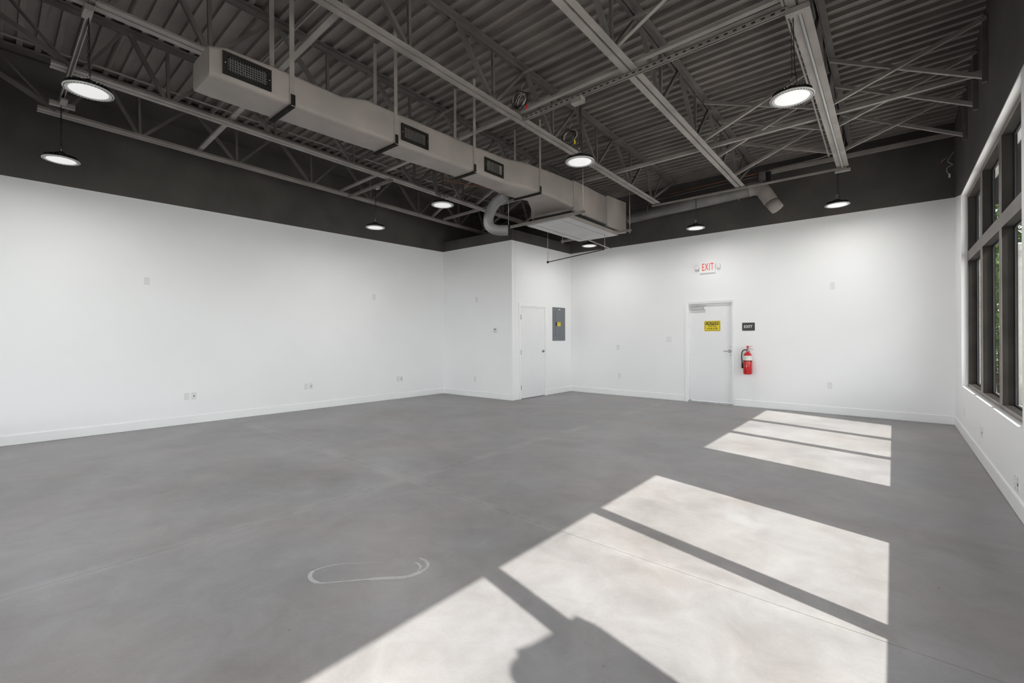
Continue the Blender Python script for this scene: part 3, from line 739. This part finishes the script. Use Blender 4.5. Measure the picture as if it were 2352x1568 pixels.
# round spiral duct along the back wall
rd = thing('round_duct', (-3.2, 9.62, 4.15), 'round grey insulated duct along the black back wall with an elbow turning down', 'round duct')
A_ = V((-4.62, 9.68, 4.11)); B_ = V((-2.10, 9.60, 4.20))
rel = V((-3.2, 9.62, 4.15))
MB().tube(A_ - rel, B_ - rel, 0.125, 24).build('duct_run', 'ductdark', rd)
P_ = smooth_pts([B_ - rel, V((-1.98, 9.60, 4.20)) - rel, V((-1.88, 9.58, 4.15)) - rel, V((-1.80, 9.57, 4.03)) - rel, V((-1.73, 9.57, 3.90)) - rel], 5)
MB().path(P_, lambda s_: 0.127 - 0.004 * abs(math.sin(s_ * 9)), 24).build('duct_elbow', 'duct', rd)
MB().path([P_[-1], V((-1.62, 9.57, 3.74)) - rel], 0.118, 24, r1=0.110).build('duct_drop', 'duct', rd)
for x_ in (-4.1, -2.30):
    MB().tube((x_ + 3.2, 0.03, .17), (x_ + 3.2, 0.03, .575), .006, 6).build('hanger_rod', 'steel', rd)
    o = MB().path([(x_ + 3.2, 0.03 + .131 * math.cos(t), .045 + .131 * math.sin(t)) for t in [2 * PI * k / 24 for k in range(24)]], 0.012, 4, closed=True).build('hanger_band', 'joistdark', rd)
# pipes along the back wall
def pipe(pts, r, m, label, name='conduit', cat='conduit', n=8, sm=False):
    c = V(pts[0]); P_ = [V(p) - c for p in pts]
    if sm: P_ = smooth_pts(P_, 5)
    o = MB().path(P_, r, n).build(name, m); o.location = c; return tag(o, label, cat)
def sling(p, label, name='conduit'): pass
o = MB().box(-1.38, 1.38, -.02, .02, -.036, .036).build('wall_rail', 'joist'); o.location = (-0.47, 9.80, 4.52); tag(o, 'grey flat rail high on the black back wall between joist ends', 'rail')
pipe([(-0.70, 9.70, 4.60), (-1.0, 9.80, 4.585), (-1.4, 9.80, 4.575), (-1.9, 9.80, 4.57)], 0.010, 'joist', 'thin pale conduit bending along the top of the back wall rail')
pipe([(-4.2, 9.72, 4.45), (-3.0, 9.72, 4.50), (-1.92, 9.72, 4.52)], 0.008, 'copper', 'thin copper pipe above the round duct on the back wall', 'copper_pipe', 'pipe')
pipe([(-4.5, 9.78, 4.42), (-1.95, 9.76, 4.48)], 0.014, 'joistdark', 'dark pipe running above the round duct beside the copper pipe', 'wall_pipe', 'pipe')
jb = thing('junction_box', (-1.90, 9.74, 4.45), 'dark junction box cluster above the round duct elbow', 'junction box')
MB().bbox(-.06, .06, -.05, .05, -.08, .08, .008).build('box_body', 'joistdark', jb); MB().bbox(.07, .14, -.04, .05, -.11, .06, .008).build('box_body', 'blk', jb)
# conduits on the window side joist
pipe([(-0.60, 4.48, roofz(4.235, 4.48)), (-0.60, 8.84, roofz(4.235, 8.84))], 0.011, 'panelgrey', 'thin pale conduit in the groove of the window side joist')
pipe([(-0.70, 3.6, roofz(4.27, 3.6)), (-0.705, 5.9, roofz(4.27, 5.9)), (-0.73, 8.3, roofz(4.27, 8.3))], 0.010, 'joist', 'grey conduit running beside the window side joist')
pipe([(-0.645, 4.45, 4.14), (-0.70, 4.42, 4.25), (-0.66, 4.36, 4.55), (-0.60, 4.3, 4.70)], 0.005, 'cable', 'short pale cable looping up from the bracket of the upper right lamp', 'loop_cable', 'cable', sm=True)
# pipe parallel to the left joists
pipe([(-6.90, -0.55, roofz(4.5, -.5)), (-6.85, 2.0, roofz(4.5, 2)), (-6.75, 6.2, roofz(4.5, 6.2)), (-6.7, 7.6, roofz(4.5, 7.6))], 0.012, 'joist', 'thin conduit running lengthwise above the left joists')
pipe([(-6.35, 5.35, 4.83), (-6.30, 5.38, 4.25), (-6.28, 5.40, 4.02), (-6.22, 5.44, 3.955), (-6.10, 5.52, 3.94)], 0.035, 'joistdark', 'dark drop pipe with elbow left of the flexible duct', 'drop_pipe', 'pipe', n=12, sm=True)
pipe([(-6.2, 5.38, 4.5), (-6.15, 5.42, 4.25), (-5.95, 5.55, 4.16), (-5.5, 5.9, 4.05), (-5.15, 6.1, 3.98)], 0.009, 'copper', 'thin brown cable sagging behind the duct toward the flexible elbow', 'sagging_cable', 'cable', sm=True)

# wire coils
def coil(loc, R, label, capm, seed):
    rnd = random.Random(seed); root = thing('cable_coil', loc, label, 'cable coil')
    for k in range(9):
        a = rnd.uniform(-.35, .35); b = rnd.uniform(-.35, .35); rr = R * rnd.uniform(.75, 1.05); cx, cz = rnd.uniform(-.02, .02), rnd.uniform(-.02, .02)
        P_ = [(cx + rr * math.cos(t) * .9, rnd.uniform(-.006, .006) + a * .12 * math.cos(t) + b * .12 * math.sin(t), cz + rr * math.sin(t) * .8) for t in [2 * PI * q / 20 for q in range(20)]]
        MB().path(P_, 0.005, 6, closed=True).build('cable_loop', 'cable' if k % 3 == 0 else 'cord', root)
    MB().path([(0, 0, R * .6), (.02, 0, R * 1.2), (.05, .01, R * 1.7)], 0.003, 5).build('loose_end', 'cable', root)
    MB().path([(-.05, 0, R * .6), (-.06, 0, R * 1.4)], 0.003, 5).build('loose_end', 'cord', root)
    MB().path([(R * .7, 0, -R * .5), (R * .8, 0, -R * .8), (R * .75, .0, -R * 1.0)], 0.012, 6).build('wire_cap', capm, root)
    return root
coil((-3.50, 4.36, 4.30), 0.125, 'black cable coil with a red cap on the third joist', 'redcap', 3)
coil((-3.53, 5.50, 4.25), 0.12, 'black cable coil with a yellow tag on the third joist above the duct', 'yellow', 5)

# loose white wire and opened hole on the back wall by the window corner
lw = thing('loose_wire', (0.64, 9.84, 4.17), 'loose white wire dangling on black back wall by the window corner', 'wire')
rel = V((0.64, 9.84, 4.17))
MB().path(smooth_pts([V(p) - rel for p in ((0.735, 9.86, 4.26), (0.69, 9.84, 4.18), (0.665, 9.82, 4.11), (0.70, 9.82, 4.075), (0.715, 9.82, 4.05), (0.66, 9.82, 4.02), (0.652, 9.82, 3.97), (0.672, 9.82, 3.92))], 4), 0.005, 6).build('wire', 'cable', lw)
MB().bbox(-.012, .012, -.008, .008, -.03, .03, .004).build('plug', 'plastic', lw, loc=V((0.682, 9.82, 3.89)) - rel)
wb = thing('wall_hole_wires', (0.58, 9.885, 4.13), 'pair of pale stripped wires poking from a hole in the black back wall', 'wire')
MB().path([(.022 * math.cos(t), -.01, .018 * math.sin(t)) for t in [2 * PI * k / 10 for k in range(10)]], 0.004, 5, closed=True).build('wire_loop', 'copper', wb)
MB().path([(.01, -.01, .01), (.05, -.02, .04), (.085, -.02, .06)], 0.004, 5).build('wire', 'cable', wb)

# ------------------------------------------------------------------ wall fittings
def frame_of(P0, P1):
    d = (P1 - P0).normalized(); return P0, d, math.atan2(d.y, d.x)
WB = frame_of(LB, LD); WS = frame_of(LC, LB); WF = frame_of(LA, LC); WL = frame_of(LF, LA)
def on(Wf, s, z, off=0.0):
    P0, d, a = Wf; n = V((d.y, -d.x, 0)); return P0 + d * s + n * off + V((0, 0, z))
# local frame: +x along wall, -y into the room
def plate(Wf, s, z, kind, label, name='wall_outlet', cat='outlet', w_=0.070, h_=0.115, group=None):
    root = thing(name, on(Wf, s, z), label, cat, group, rz=Wf[2])
    MB().bbox(-w_ / 2, w_ / 2, -0.006, 0.0, -h_ / 2, h_ / 2, 0.006, 'y').build('cover_plate', 'plasticdim', root)
    if kind == 'duplex':
        for s_ in (-1, 1):
            f = MB().bbox(-.017, .017, -.0085, -.005, s_ * .019 - .014, s_ * .019 + .014, .006, 'y').build('socket_face', 'plastic', root)
            MB().box(-.008, -.0055, -.0092, -.0084, s_ * .019 - .001, s_ * .019 + .008).box(.0055, .008, -.0092, -.0084, s_ * .019 - .001, s_ * .019 + .008).box(-.002, .002, -.0092, -.0084, s_ * .019 - .010, s_ * .019 - .006).build('socket_slots', 'slot', f)
    elif kind == 'decora':
        f = MB().bbox(-.0165, .0165, -.0085, -.005, -.033, .033, .003, 'y').build('socket_face', 'plastic', root)
        mb = MB()
        for s_ in (-1, 1): mb.box(-.008, -.0055, -.0092, -.0084, s_ * .017 - .001, s_ * .017 + .008).box(.0055, .008, -.0092, -.0084, s_ * .017 - .001, s_ * .017 + .008)
        mb.build('socket_slots', 'slot', f)
    elif kind == 'data':
        f = MB().bbox(-.010, .010, -.009, -.005, -.010, .010, .002, 'y').build('jack', 'slot', root)
    elif kind == 'switch':
        n = 1 if w_ < .09 else 2
        for q in range(n):
            cx = 0 if n == 1 else (-.023 + .046 * q)
            MB().bbox(cx - .0165, cx + .0165, -.010, -.005, -.033, .033, .003, 'y').build('rocker', 'plastic', root)
    for s_ in (-1, 1): MB().lathe([(0, .001), (.003, .0005), (.003, 0)], (0, -.006, s_ * (h_ / 2 - .012)), 8, axis=V((0, -1, 0))).build('screw', 'steel', root)
    return root
so = (LL - LF).length
plate(WL, so + 1.525, 2.30, 'duplex', 'white duplex outlet high on the left wall near the left lamps')
plate(WL, so + 2.036, 0.455, 'duplex', 'low white duplex outlet on the left wall, left of the nearest pair')
plate(WL, so + 2.135, 0.455, 'data', 'low white data plate on the left wall, right of the nearest pair', 'data_plate', 'wall plate')
plate(WL, so + 3.985, 0.455, 'duplex', 'low white duplex outlet on the left wall, left of the middle pair')
plate(WL, so + 4.078, 0.455, 'data', 'low white data plate on the left wall, right of the middle pair', 'data_plate', 'wall plate')
plate(WL, so + 5.480, 2.30, 'duplex', 'white duplex outlet high on the left wall nearest the closet')
plate(WL, so + 6.088, 0.453, 'duplex', 'low white duplex outlet on the left wall, left of the pair by the closet')
plate(WL, so + 6.176, 0.453, 'data', 'low white data plate on the left wall, right of the pair by the closet', 'data_plate', 'wall plate')
plate(WF, 1.155, 2.29, 'duplex', 'white outlet high on the closet front wall')
plate(WF, 1.10, 0.42, 'duplex', 'low white outlet on the closet front wall above the baseboard')
plate(WB, 1.35, 1.15, 'decora', 'small white plate at waist height left of the exit door', 'wall_plate', 'wall plate')
plate(WB, 1.388, 0.478, 'decora', 'low white outlet on the back wall near the closet corner')
plate(WB, 2.597, 1.343, 'switch', 'white double rocker light switch left of the exit door', 'light_switch', 'switch', w_=0.115)
plate(WB, 5.582, 2.30, 'duplex', 'white duplex outlet high on the back wall right of the exit door')
plate(WB, 5.537, 0.512, 'duplex', 'low white duplex outlet on the back wall right of the fire extinguisher')
WR = (V((XW, 10, 0)), V((0, -1, 0)), -PI / 2)
plate(WR, 10 - 8.77, 0.35, 'decora', 'low white outlet on the window wall closest to the back corner')
plate(WR, 10 - 7.20, 0.34, 'decora', 'low white outlet on the window wall, left of the middle pair')
plate(WR, 10 - 7.08, 0.34, 'data', 'low white data plate on the window wall, right of the middle pair', 'data_plate', 'wall plate')
plate(WR, 10 - 5.34, 0.235, 'decora', 'low white outlet on the window wall nearest the camera, left one')
plate(WR, 10 - 5.24, 0.235, 'data', 'low white data plate on the window wall nearest the camera, right one', 'data_plate', 'wall plate')

# thermostat
th = thing('thermostat', on(WF, 1.748, 1.565), 'square white thermostat with a small dark screen on the closet front wall', 'thermostat', rz=WF[2])
MB().bbox(-.06, .06, -.022, 0, -.055, .055, .008, 'y').build('case', 'plasticdim', th)
MB().box(-.018, .018, -.0235, -.022, 0.0, .036).build('screen', 'grey', th)
MB().box(-.05, .05, -.0235, -.022, -.046, -.042).build('groove', 'slot', th)
# breaker panel
bp = thing('breaker_panel', on(WS, 1.777, 1.727), 'grey metal breaker panel with a yellow sticker on the closet side wall', 'breaker panel', rz=WS[2])
MB().bbox(-.268, .268, -.010, 0, -.415, .415, .006, 'y').build('panel_trim', 'grey', bp)
dr = MB().bbox(-.165, .165, -.016, -.008, -.325, .325, .004, 'y').build('panel_door', 'grey', bp)
MB().bbox(-.150, -.100, -.024, -.015, -.045, .045, .003, 'y').build('latch', 'blk', dr)
MB().box(-.085, .055, -.0175, -.016, -.05, .048).build('warning_sticker', 'yellow', dr)
MB().box(-.06, .03, -.0182, -.0174, .012, .022).box(-.06, .03, -.0182, -.0174, -.028, -.022).box(-.03, .02, -.0182, -.0174, .028, .034).build('sticker_print', 'slot', dr)
MB().box(-.03, .05, -.0182, -.010, .352, .372).build('nameplate', 'label', bp)
MB().lathe([(0, .002), (.006, .001), (.007, 0)], (.055, -.016, -.125), 10, axis=V((0, -1, 0))).build('lock', 'blk', dr)

# closet door (flush, white)
def door(name, Wf, s0, s1, zt, hand, label, casing=0.055, closer=False, right_trim=True, rec=0.02, zb=0.012, hinge_right=False):
    w_ = s1 - s0; P = on(Wf, (s0 + s1) / 2, 0)
    root = bpy.data.objects.new(name, None); COL.objects.link(root); root.location = P; root.rotation_euler = (0, 0, Wf[2]); struct(root, label)
    h = w_ / 2; J = 0.03
    # jambs and head lining, casing
    for s_ in (-1, 1): MB().box(s_ * h - (0 if s_ < 0 else J), s_ * h + (J if s_ < 0 else 0), -0.004, 0.12, 0, zt).build('door_jamb', 'trim', root)
    MB().box(-h + J, h - J, -0.004, 0.12, zt - J, zt).build('door_head', 'trim', root)
    for s_ in (-1, 1):
        cw = casing if (s_ < 0 or right_trim) else 0.014
        MB().box(*( (-h - cw, -h) if s_ < 0 else (h, h + cw)), -0.014, 0, 0, zt + casing).build('door_casing', 'trim', root)
    MB().box(-h, h, -0.014, 0, zt, zt + casing).build('door_casing', 'trim', root)
    a, b, t0 = -h + J + .003, h - J - .003, zt - J - .003
    lf = MB().bbox(a, b, rec, rec + 0.044, zb, t0, 0.002, 'y').build('door_leaf', 'door', root)
    st = MB()   # stop behind the leaf
    st.box(-h, -h + J + .014, rec + .046, rec + .06, 0, zt).box(h - J - .014, h, rec + .046, rec + .06, 0, zt).box(-h, h, rec + .046, rec + .06, zt - J - .014, zt); st.build('door_stop', 'slot', root)
    return root, lf, a, b, t0
d2, lf2, a, b, t0 = door('door_2', WS, K0, K1, KZ, 0, 'white flush closet door with three steel hinges', rec=0.006, casing=0.05)
for z in (1.858, 1.06, 0.263):
    hg = MB().tube((a - .006, -.004, z - .055), (a - .006, -.004, z + .055), 0.008, 10).box(a - .012, a + .014, -.0, .006, z - .055, z + .055).build('hinge', 'steel', d2)
def lever(parent, x, y_, z, dirx, m='chrome'):
    h_ = MB().lathe([(0, .016), (.022, .014), (.032, .006), (.033, 0)], (x, y_, z), 20, axis=V((0, -1, 0))).build('door_handle', m, parent)
    MB().path([(x, y_ - .01, z), (x, y_ - .045, z), (x + dirx * .02, y_ - .055, z), (x + dirx * .11, y_ - .052, z - .002)], 0.009, 8).build('lever', m, h_)
    return h_
M['handleblue'] = mat('dark_steel_handle', (0.22, 0.24, 0.30), 0.3, metal=0.9)
lever(d2, b - .06, .006, 1.068, -1, 'handleblue')
MB().box(a, b, 0.02, 0.05, 0.0, 0.010).build('threshold', 'slot', d2)

# exit door
d1, lf1, a, b, t0 = door('door_1', WB, E0, E1, EZ, 0, 'white metal exit door in a white frame', rec=0.055, zb=0.035, casing=0.045, right_trim=False)
MB().box(a - .02, b + .02, -0.01, 0.12, 0.0, 0.028).build('threshold', 'steel', d1)
lever(d1, b - .055, .055, 1.10, -1)
for z in (1.19, 1.02): MB().lathe([(0, .006), (.008, .004), (.01, 0)], (b - .03, .055, z), 10, axis=V((0, -1, 0))).build('strike_bolt', 'steel', d1)
for z in (0.35, 1.1, 1.85): MB().box(a - .008, a + .004, .045, .057, z - .055, z + .055).build('hinge', 'trim', d1)
cl = MB().bbox(a + .035, a + .035 + .29, .0, .055, t0 - .125, t0 - .062, .006, 'x').build('door_closer', 'panelgrey', d1)
MB().box(a + .3, a + .335, .0, .055, t0 - .120, t0 - .066).build('closer_cap', 'trim', cl)
MB().box(a + .05, a + .36, .006, .02, t0 - .052, t0 - .040).build('closer_arm', 'steel', cl)
MB().box(a + .05, a + .20, .02, .034, t0 - .060, t0 - .050).build('closer_arm', 'steel', cl)

# signs ---------------------------------------------------------------
RX = PI / 2
def front_rot(): return (RX, 0, 0)
cs = thing('caution_sign', on(WB, 3.501, 1.621, -0.0545), 'yellow and black caution sign on the exit door reading WATCH YOUR STEP', 'sign', rz=WB[2])
MB().bbox(-.161, .161, -.002, 0, -.108, .108, .012, 'y').build('sign_board', 'yellow', cs)
mb = MB()   # hazard stripes round the border
def clip_stripe(x0_, x1_, z0_, z1_, horiz):
    L_ = (x1_ - x0_) if horiz else (z1_ - z0_); n = int(L_ / 0.028); w_ = 0.013
    for k in range(n):
        t_ = (k + .3) * L_ / n
        if horiz:
            sk = z1_ - z0_; X = x0_ + t_
            q = [(X, z0_), (X + w_, z0_), (min(X + w_ + sk, x1_), z1_), (min(X + sk, x1_), z1_)]
        else:
            sk = x1_ - x0_; Z = z0_ + t_
            q = [(x0_, Z), (x1_, min(Z + sk, z1_)), (x1_, min(Z + w_ + sk, z1_)), (x0_, Z + w_)]
        b0 = len(mb.v); mb.v += [(p[0], -.0026, p[1]) for p in q]; mb.face([b0, b0 + 1, b0 + 2, b0 + 3])
clip_stripe(-.156, .156, .086, .104, True); clip_stripe(-.156, .156, -.104, -.086, True)
clip_stripe(-.157, -.139, -.084, .084, False); clip_stripe(.139, .157, -.084, .084, False)
mb.build('hazard_stripes', 'blk', cs)
MB().bbox(-.132, .132, -.0028, -.0018, .022, .080, .004, 'y').build('header_band', 'blk', cs)
text_mesh('lettering', 'CAUTION', 0.058, 'yellow', cs, (0, -.0032, .051), front_rot(), .0004, .0012, 0.98)
text_mesh('lettering', 'WATCH', 0.044, 'blk', cs, (0, -.0028, -.006), front_rot(), .0004, .0012, 1.0)
text_mesh('lettering', 'YOUR STEP', 0.044, 'blk', cs, (0, -.0028, -.056), front_rot(), .0004, .0012, 0.98)
pq = thing('exit_plaque', on(WB, 4.208, 1.593), 'small dark wall plaque with white EXIT lettering above the extinguisher', 'sign', rz=WB[2])
MB().bbox(-.114, .114, -.006, 0, -.08, .08, .012, 'y').build('plaque_board', 'plaque', pq)
text_mesh('lettering', 'EXIT', 0.075, 'label', pq, (-.005, -.0068, 0), front_rot(), .0006, .0012, 1.0)
es = thing('exit_sign', on(WB, 3.435, 2.848), 'white emergency exit light with red EXIT letters and two lamp heads', 'exit sign', rz=WB[2])
MB().bbox(-.155, .155, -.045, 0, -.115, .115, .01, 'y').build('sign_housing', 'trim', es)
text_mesh('lettering', 'EXIT', 0.215, 'signred', es, (0.01, -.0462, 0), front_rot(), .0008, .0015, 0.50, 1.12)
for s_ in (-1, 1):
    hd = MB().bbox(s_ * .21 - .038, s_ * .21 + .038, -.07, -.02, -.03, .045, .01, 'z').build('lamp_head', 'trim', es)
    MB().bbox(s_ * .21 - .030, s_ * .21 + .030, -.073, -.069, -.024, .038, .006, 'y').build('lamp_face', 'plasticdim', hd)
    MB().box(s_ * .21 - .034, s_ * .21 + .034, -.055, -.025, .045, .052).build('lamp_cap', 'steel', hd)
    MB().tube((s_ * .15, -.03, 0.005), (s_ * .18, -.035, 0.005), .012, 10).build('neck', 'plasticdim', es)

# extinguisher ----------------------------------------------------------
ex = thing('fire_extinguisher', on(WB, 4.212, 0.655, 0.095), 'red fire extinguisher hanging on the wall right of the exit door', 'fire extinguisher', rz=WB[2])
R = 0.078
MB().lathe([(0, 0), (R - .012, 0), (R - .003, .008), (R, .022), (R, .355), (R - .008, .385), (R - .03, .415), (.026, .432), (.022, .445), (0, .445)], (0, 0, 0), 36).build('cylinder', 'red', ex)
lb = MB().lathe([(R + .0008, .275), (R + .0008, .375 - .008)], (0, 0, 0), 36).build('label_band', 'label', ex)
mb = MB(); rnd = random.Random(4)
for k in range(26):
    t = rnd.uniform(PI + .25, 2 * PI - .25); z = rnd.uniform(.285, .36); ww = rnd.uniform(.05, .12)
    for (t0_, t1_) in ((t, t + ww),):
        b0 = len(mb.v); mb.v += [((R + .0014) * math.cos(t0_), (R + .0014) * math.sin(t0_), z), ((R + .0014) * math.cos(t1_), (R + .0014) * math.sin(t1_), z), ((R + .0014) * math.cos(t1_), (R + .0014) * math.sin(t1_), z + .006), ((R + .0014) * math.cos(t0_), (R + .0014) * math.sin(t0_), z + .006)]; mb.face([b0, b0 + 1, b0 + 2, b0 + 3])
mb.build('label_print', 'slot', lb)
MB().lathe([(R, .255), (R + .003, .256), (R + .003, .268), (R, .269)], (0, 0, 0), 36).build('strap', 'rubber', ex)
mb = MB()   # white diamond mark wrapped on the cylinder
dm = []
for (u, z) in ((-.045, .165), (0, .147), (.045, .165), (0, .183)):
    t = 1.5 * PI + u / R; dm.append(((R + .001) * math.cos(t), (R + .001) * math.sin(t), z))
mb.v = dm + [(0, -(R + .0012), .165)]
for k in range(4): mb.face([k, (k + 1) % 4, 4])
mb.build('diamond_mark', 'label', ex)
MB().lathe([(0, .44), (.02, .44), (.02, .47), (.014, .48), (.014, .51), (0, .51)], (0, 0, 0), 16).build('valve', 'steel', ex)
MB().lathe([(0, .006), (.016, .005), (.017, 0)], (.0, -.02, .485), 16, axis=V((0, -1, 0))).build('gauge', 'red', ex)
MB().path([(-.01, 0, .50), (.04, 0, .51), (.095, 0, .485)], .006, 6).build('squeeze_handle', 'steel', ex)
MB().path([(0, 0, .515), (.03, 0, .545), (.085, 0, .552)], .006, 6).build('carry_handle', 'steel', ex)
MB().bbox(-.016, .018, -.014, .014, .512, .560, .005).build('trigger_block', 'redcap', ex)
MB().path(smooth_pts([(-.015, 0, .475), (-.06, 0, .478), (-.098, 0, .44), (-.108, 0, .36), (-.105, 0, .28), (-.098, 0, .22)], 4), .010, 8).build('hose', 'rubber', ex)
MB().path([(-.098, 0, .23), (-.095, 0, .115)], .015, 10, r1=.017).build('nozzle', 'rubber', ex)
MB().bbox(-.02, .02, .06, .095, .30, .46, .004).build('wall_bracket', 'steel', ex)

# ------------------------------------------------------------------ outdoors
M['asphalt'] = mat('dark_asphalt', (0.07, 0.07, 0.07), 0.9, var=0.15, scale=4)  # front ground out of view, made dark to keep bounce off the deck
gr = struct(MB().box(0.95, 30, -25, 45, -0.35, -0.15).build('ground_outside', 'paving'), 'pale concrete paving outside the window wall')
struct(MB().box(-30, 0.95, -25, -0.85, -0.35, -0.15).build('ground_outside', 'asphalt'), 'dark asphalt outside the front wall')
cn = thing('canopy', (1.55, 4.5, 3.35), 'flat dark canopy over the windows outside', 'canopy')
MB().box(-.54, .20, -5.6, 5.6, 0.05, 0.17).build('canopy_roof', 'darkmetal', cn); MB().box(.20, .23, -5.6, 5.6, 0.0, .2).build('canopy_fascia', 'bronze', cn)
fc = thing('front_sun_blocker', (-4.2, -0.80, 3.60), 'unseen flat dark overhang added above the front windows to block the sun', 'canopy')  # added out of view to keep stray sun off the left floor
MB().box(-5.3, 8.7, -1.15, 0, 0, 0.12).build('canopy_roof', 'darkmetal', fc); MB().box(-5.3, 8.7, -1.18, -1.15, -.05, .15).build('canopy_fascia', 'bronze', fc)
# added unseen blocker outside near window, shaped to cast the rounded floor shadow
uc = thing('shadow_blocker', (1.36, 1.0, -0.15), 'narrow tall grey unseen blocker outside the near window, shaped to cast a floor shadow', 'cabinet')
pr = [(-.20, 0), (.30, 0), (.30, 2.385), (.07, 2.405), (-.03, 2.425), (-.10, 2.45), (-.115, 2.44), (-.115, 2.425), (-.17, 2.42), (-.205, 2.40), (-.225, 2.37), (-.23, 2.30), (-.20, 2.2)]
MB().prism(pr, (-.06, 0, 0), (.06, 0, 0), (0, 1, 0), (0, 0, 1)).build('blocker_body', 'grey', uc)
MB().box(-.066, -.06, -.14, .24, .3, 2.1).build('blocker_plate', 'grey', uc)
# pale garden wall and shrubs beyond the far window
gw = tag(MB().box(-.12, .12, 0, 9, 0, 1.55).box(-.15, .15, -.03, 9.03, 1.55, 1.62).build('garden_wall', 'stucco'), 'low pale stucco garden wall outside beyond the far window', 'garden wall'); gw.location = (3.2, 12.0, -0.15)
pl = tag(MB().box(-.2, .2, -.2, .2, 0, 3.3).box(-.24, .24, -.24, .24, 3.18, 3.3).box(-.24, .24, -.24, .24, 0, .2).build('pillar', 'stucco'), 'pale stucco pillar outside beyond the far window', 'pillar'); pl.location = (1.95, 13.2, -0.15)
def shrub(loc, R, Hh, n, label, seed, base=0.4, ls=1.0):
    rnd = random.Random(seed); root = thing('shrub', loc, label, 'shrub', 'shrubs outside the windows')
    mb = MB()
    for k in range(5):
        a = rnd.uniform(0, 2 * PI); mb.path([(0, 0, 0), (.12 * math.cos(a), .12 * math.sin(a), Hh * .4), (R * .5 * math.cos(a), R * .5 * math.sin(a), Hh * .8)], .03, 6, r1=.01)
    mb.build('stem', 'bark', root)
    mb = MB()
    for k in range(n):
        u = rnd.uniform(-1, 1); a = rnd.uniform(0, 2 * PI); rr = (rnd.random() ** .4) * R * (1 + .25 * math.sin(3 * a + u * 4)); q = math.sqrt(1 - u * u)
        c = V((rr * q * math.cos(a), rr * q * math.sin(a), base + (Hh - base) * (.5 + .5 * u * rr / R)))
        d = V((rnd.gauss(0, 1), rnd.gauss(0, 1), rnd.gauss(0, 1))).normalized(); e = d.cross(V((rnd.gauss(0, 1), rnd.gauss(0, 1), rnd.gauss(0, 1)))).normalized(); l_ = rnd.uniform(.05, .09) * ls
        b0 = len(mb.v); mb.v += [tuple(c - d * l_), tuple(c + e * l_ * .4), tuple(c + d * l_), tuple(c - e * l_ * .4)]; mb.face([b0, b0 + 1, b0 + 2, b0 + 3])
    o = mb.build('foliage', 'leaf', root); o['kind'] = 'stuff'
shrub((1.95, 15.8, -.15), .9, 3.4, 2600, 'tall leafy shrub outside just past the stucco pillar', 1, .5)
shrub((5.6, 20.5, -.15), 1.9, 7.0, 6000, 'large leafy tree like shrub behind the garden wall', 2, 1.0, 1.8)
shrub((1.4, 24.0, -.15), 2.6, 9.5, 9000, 'tall leafy tree furthest beyond the far window', 3, .6, 2.2)
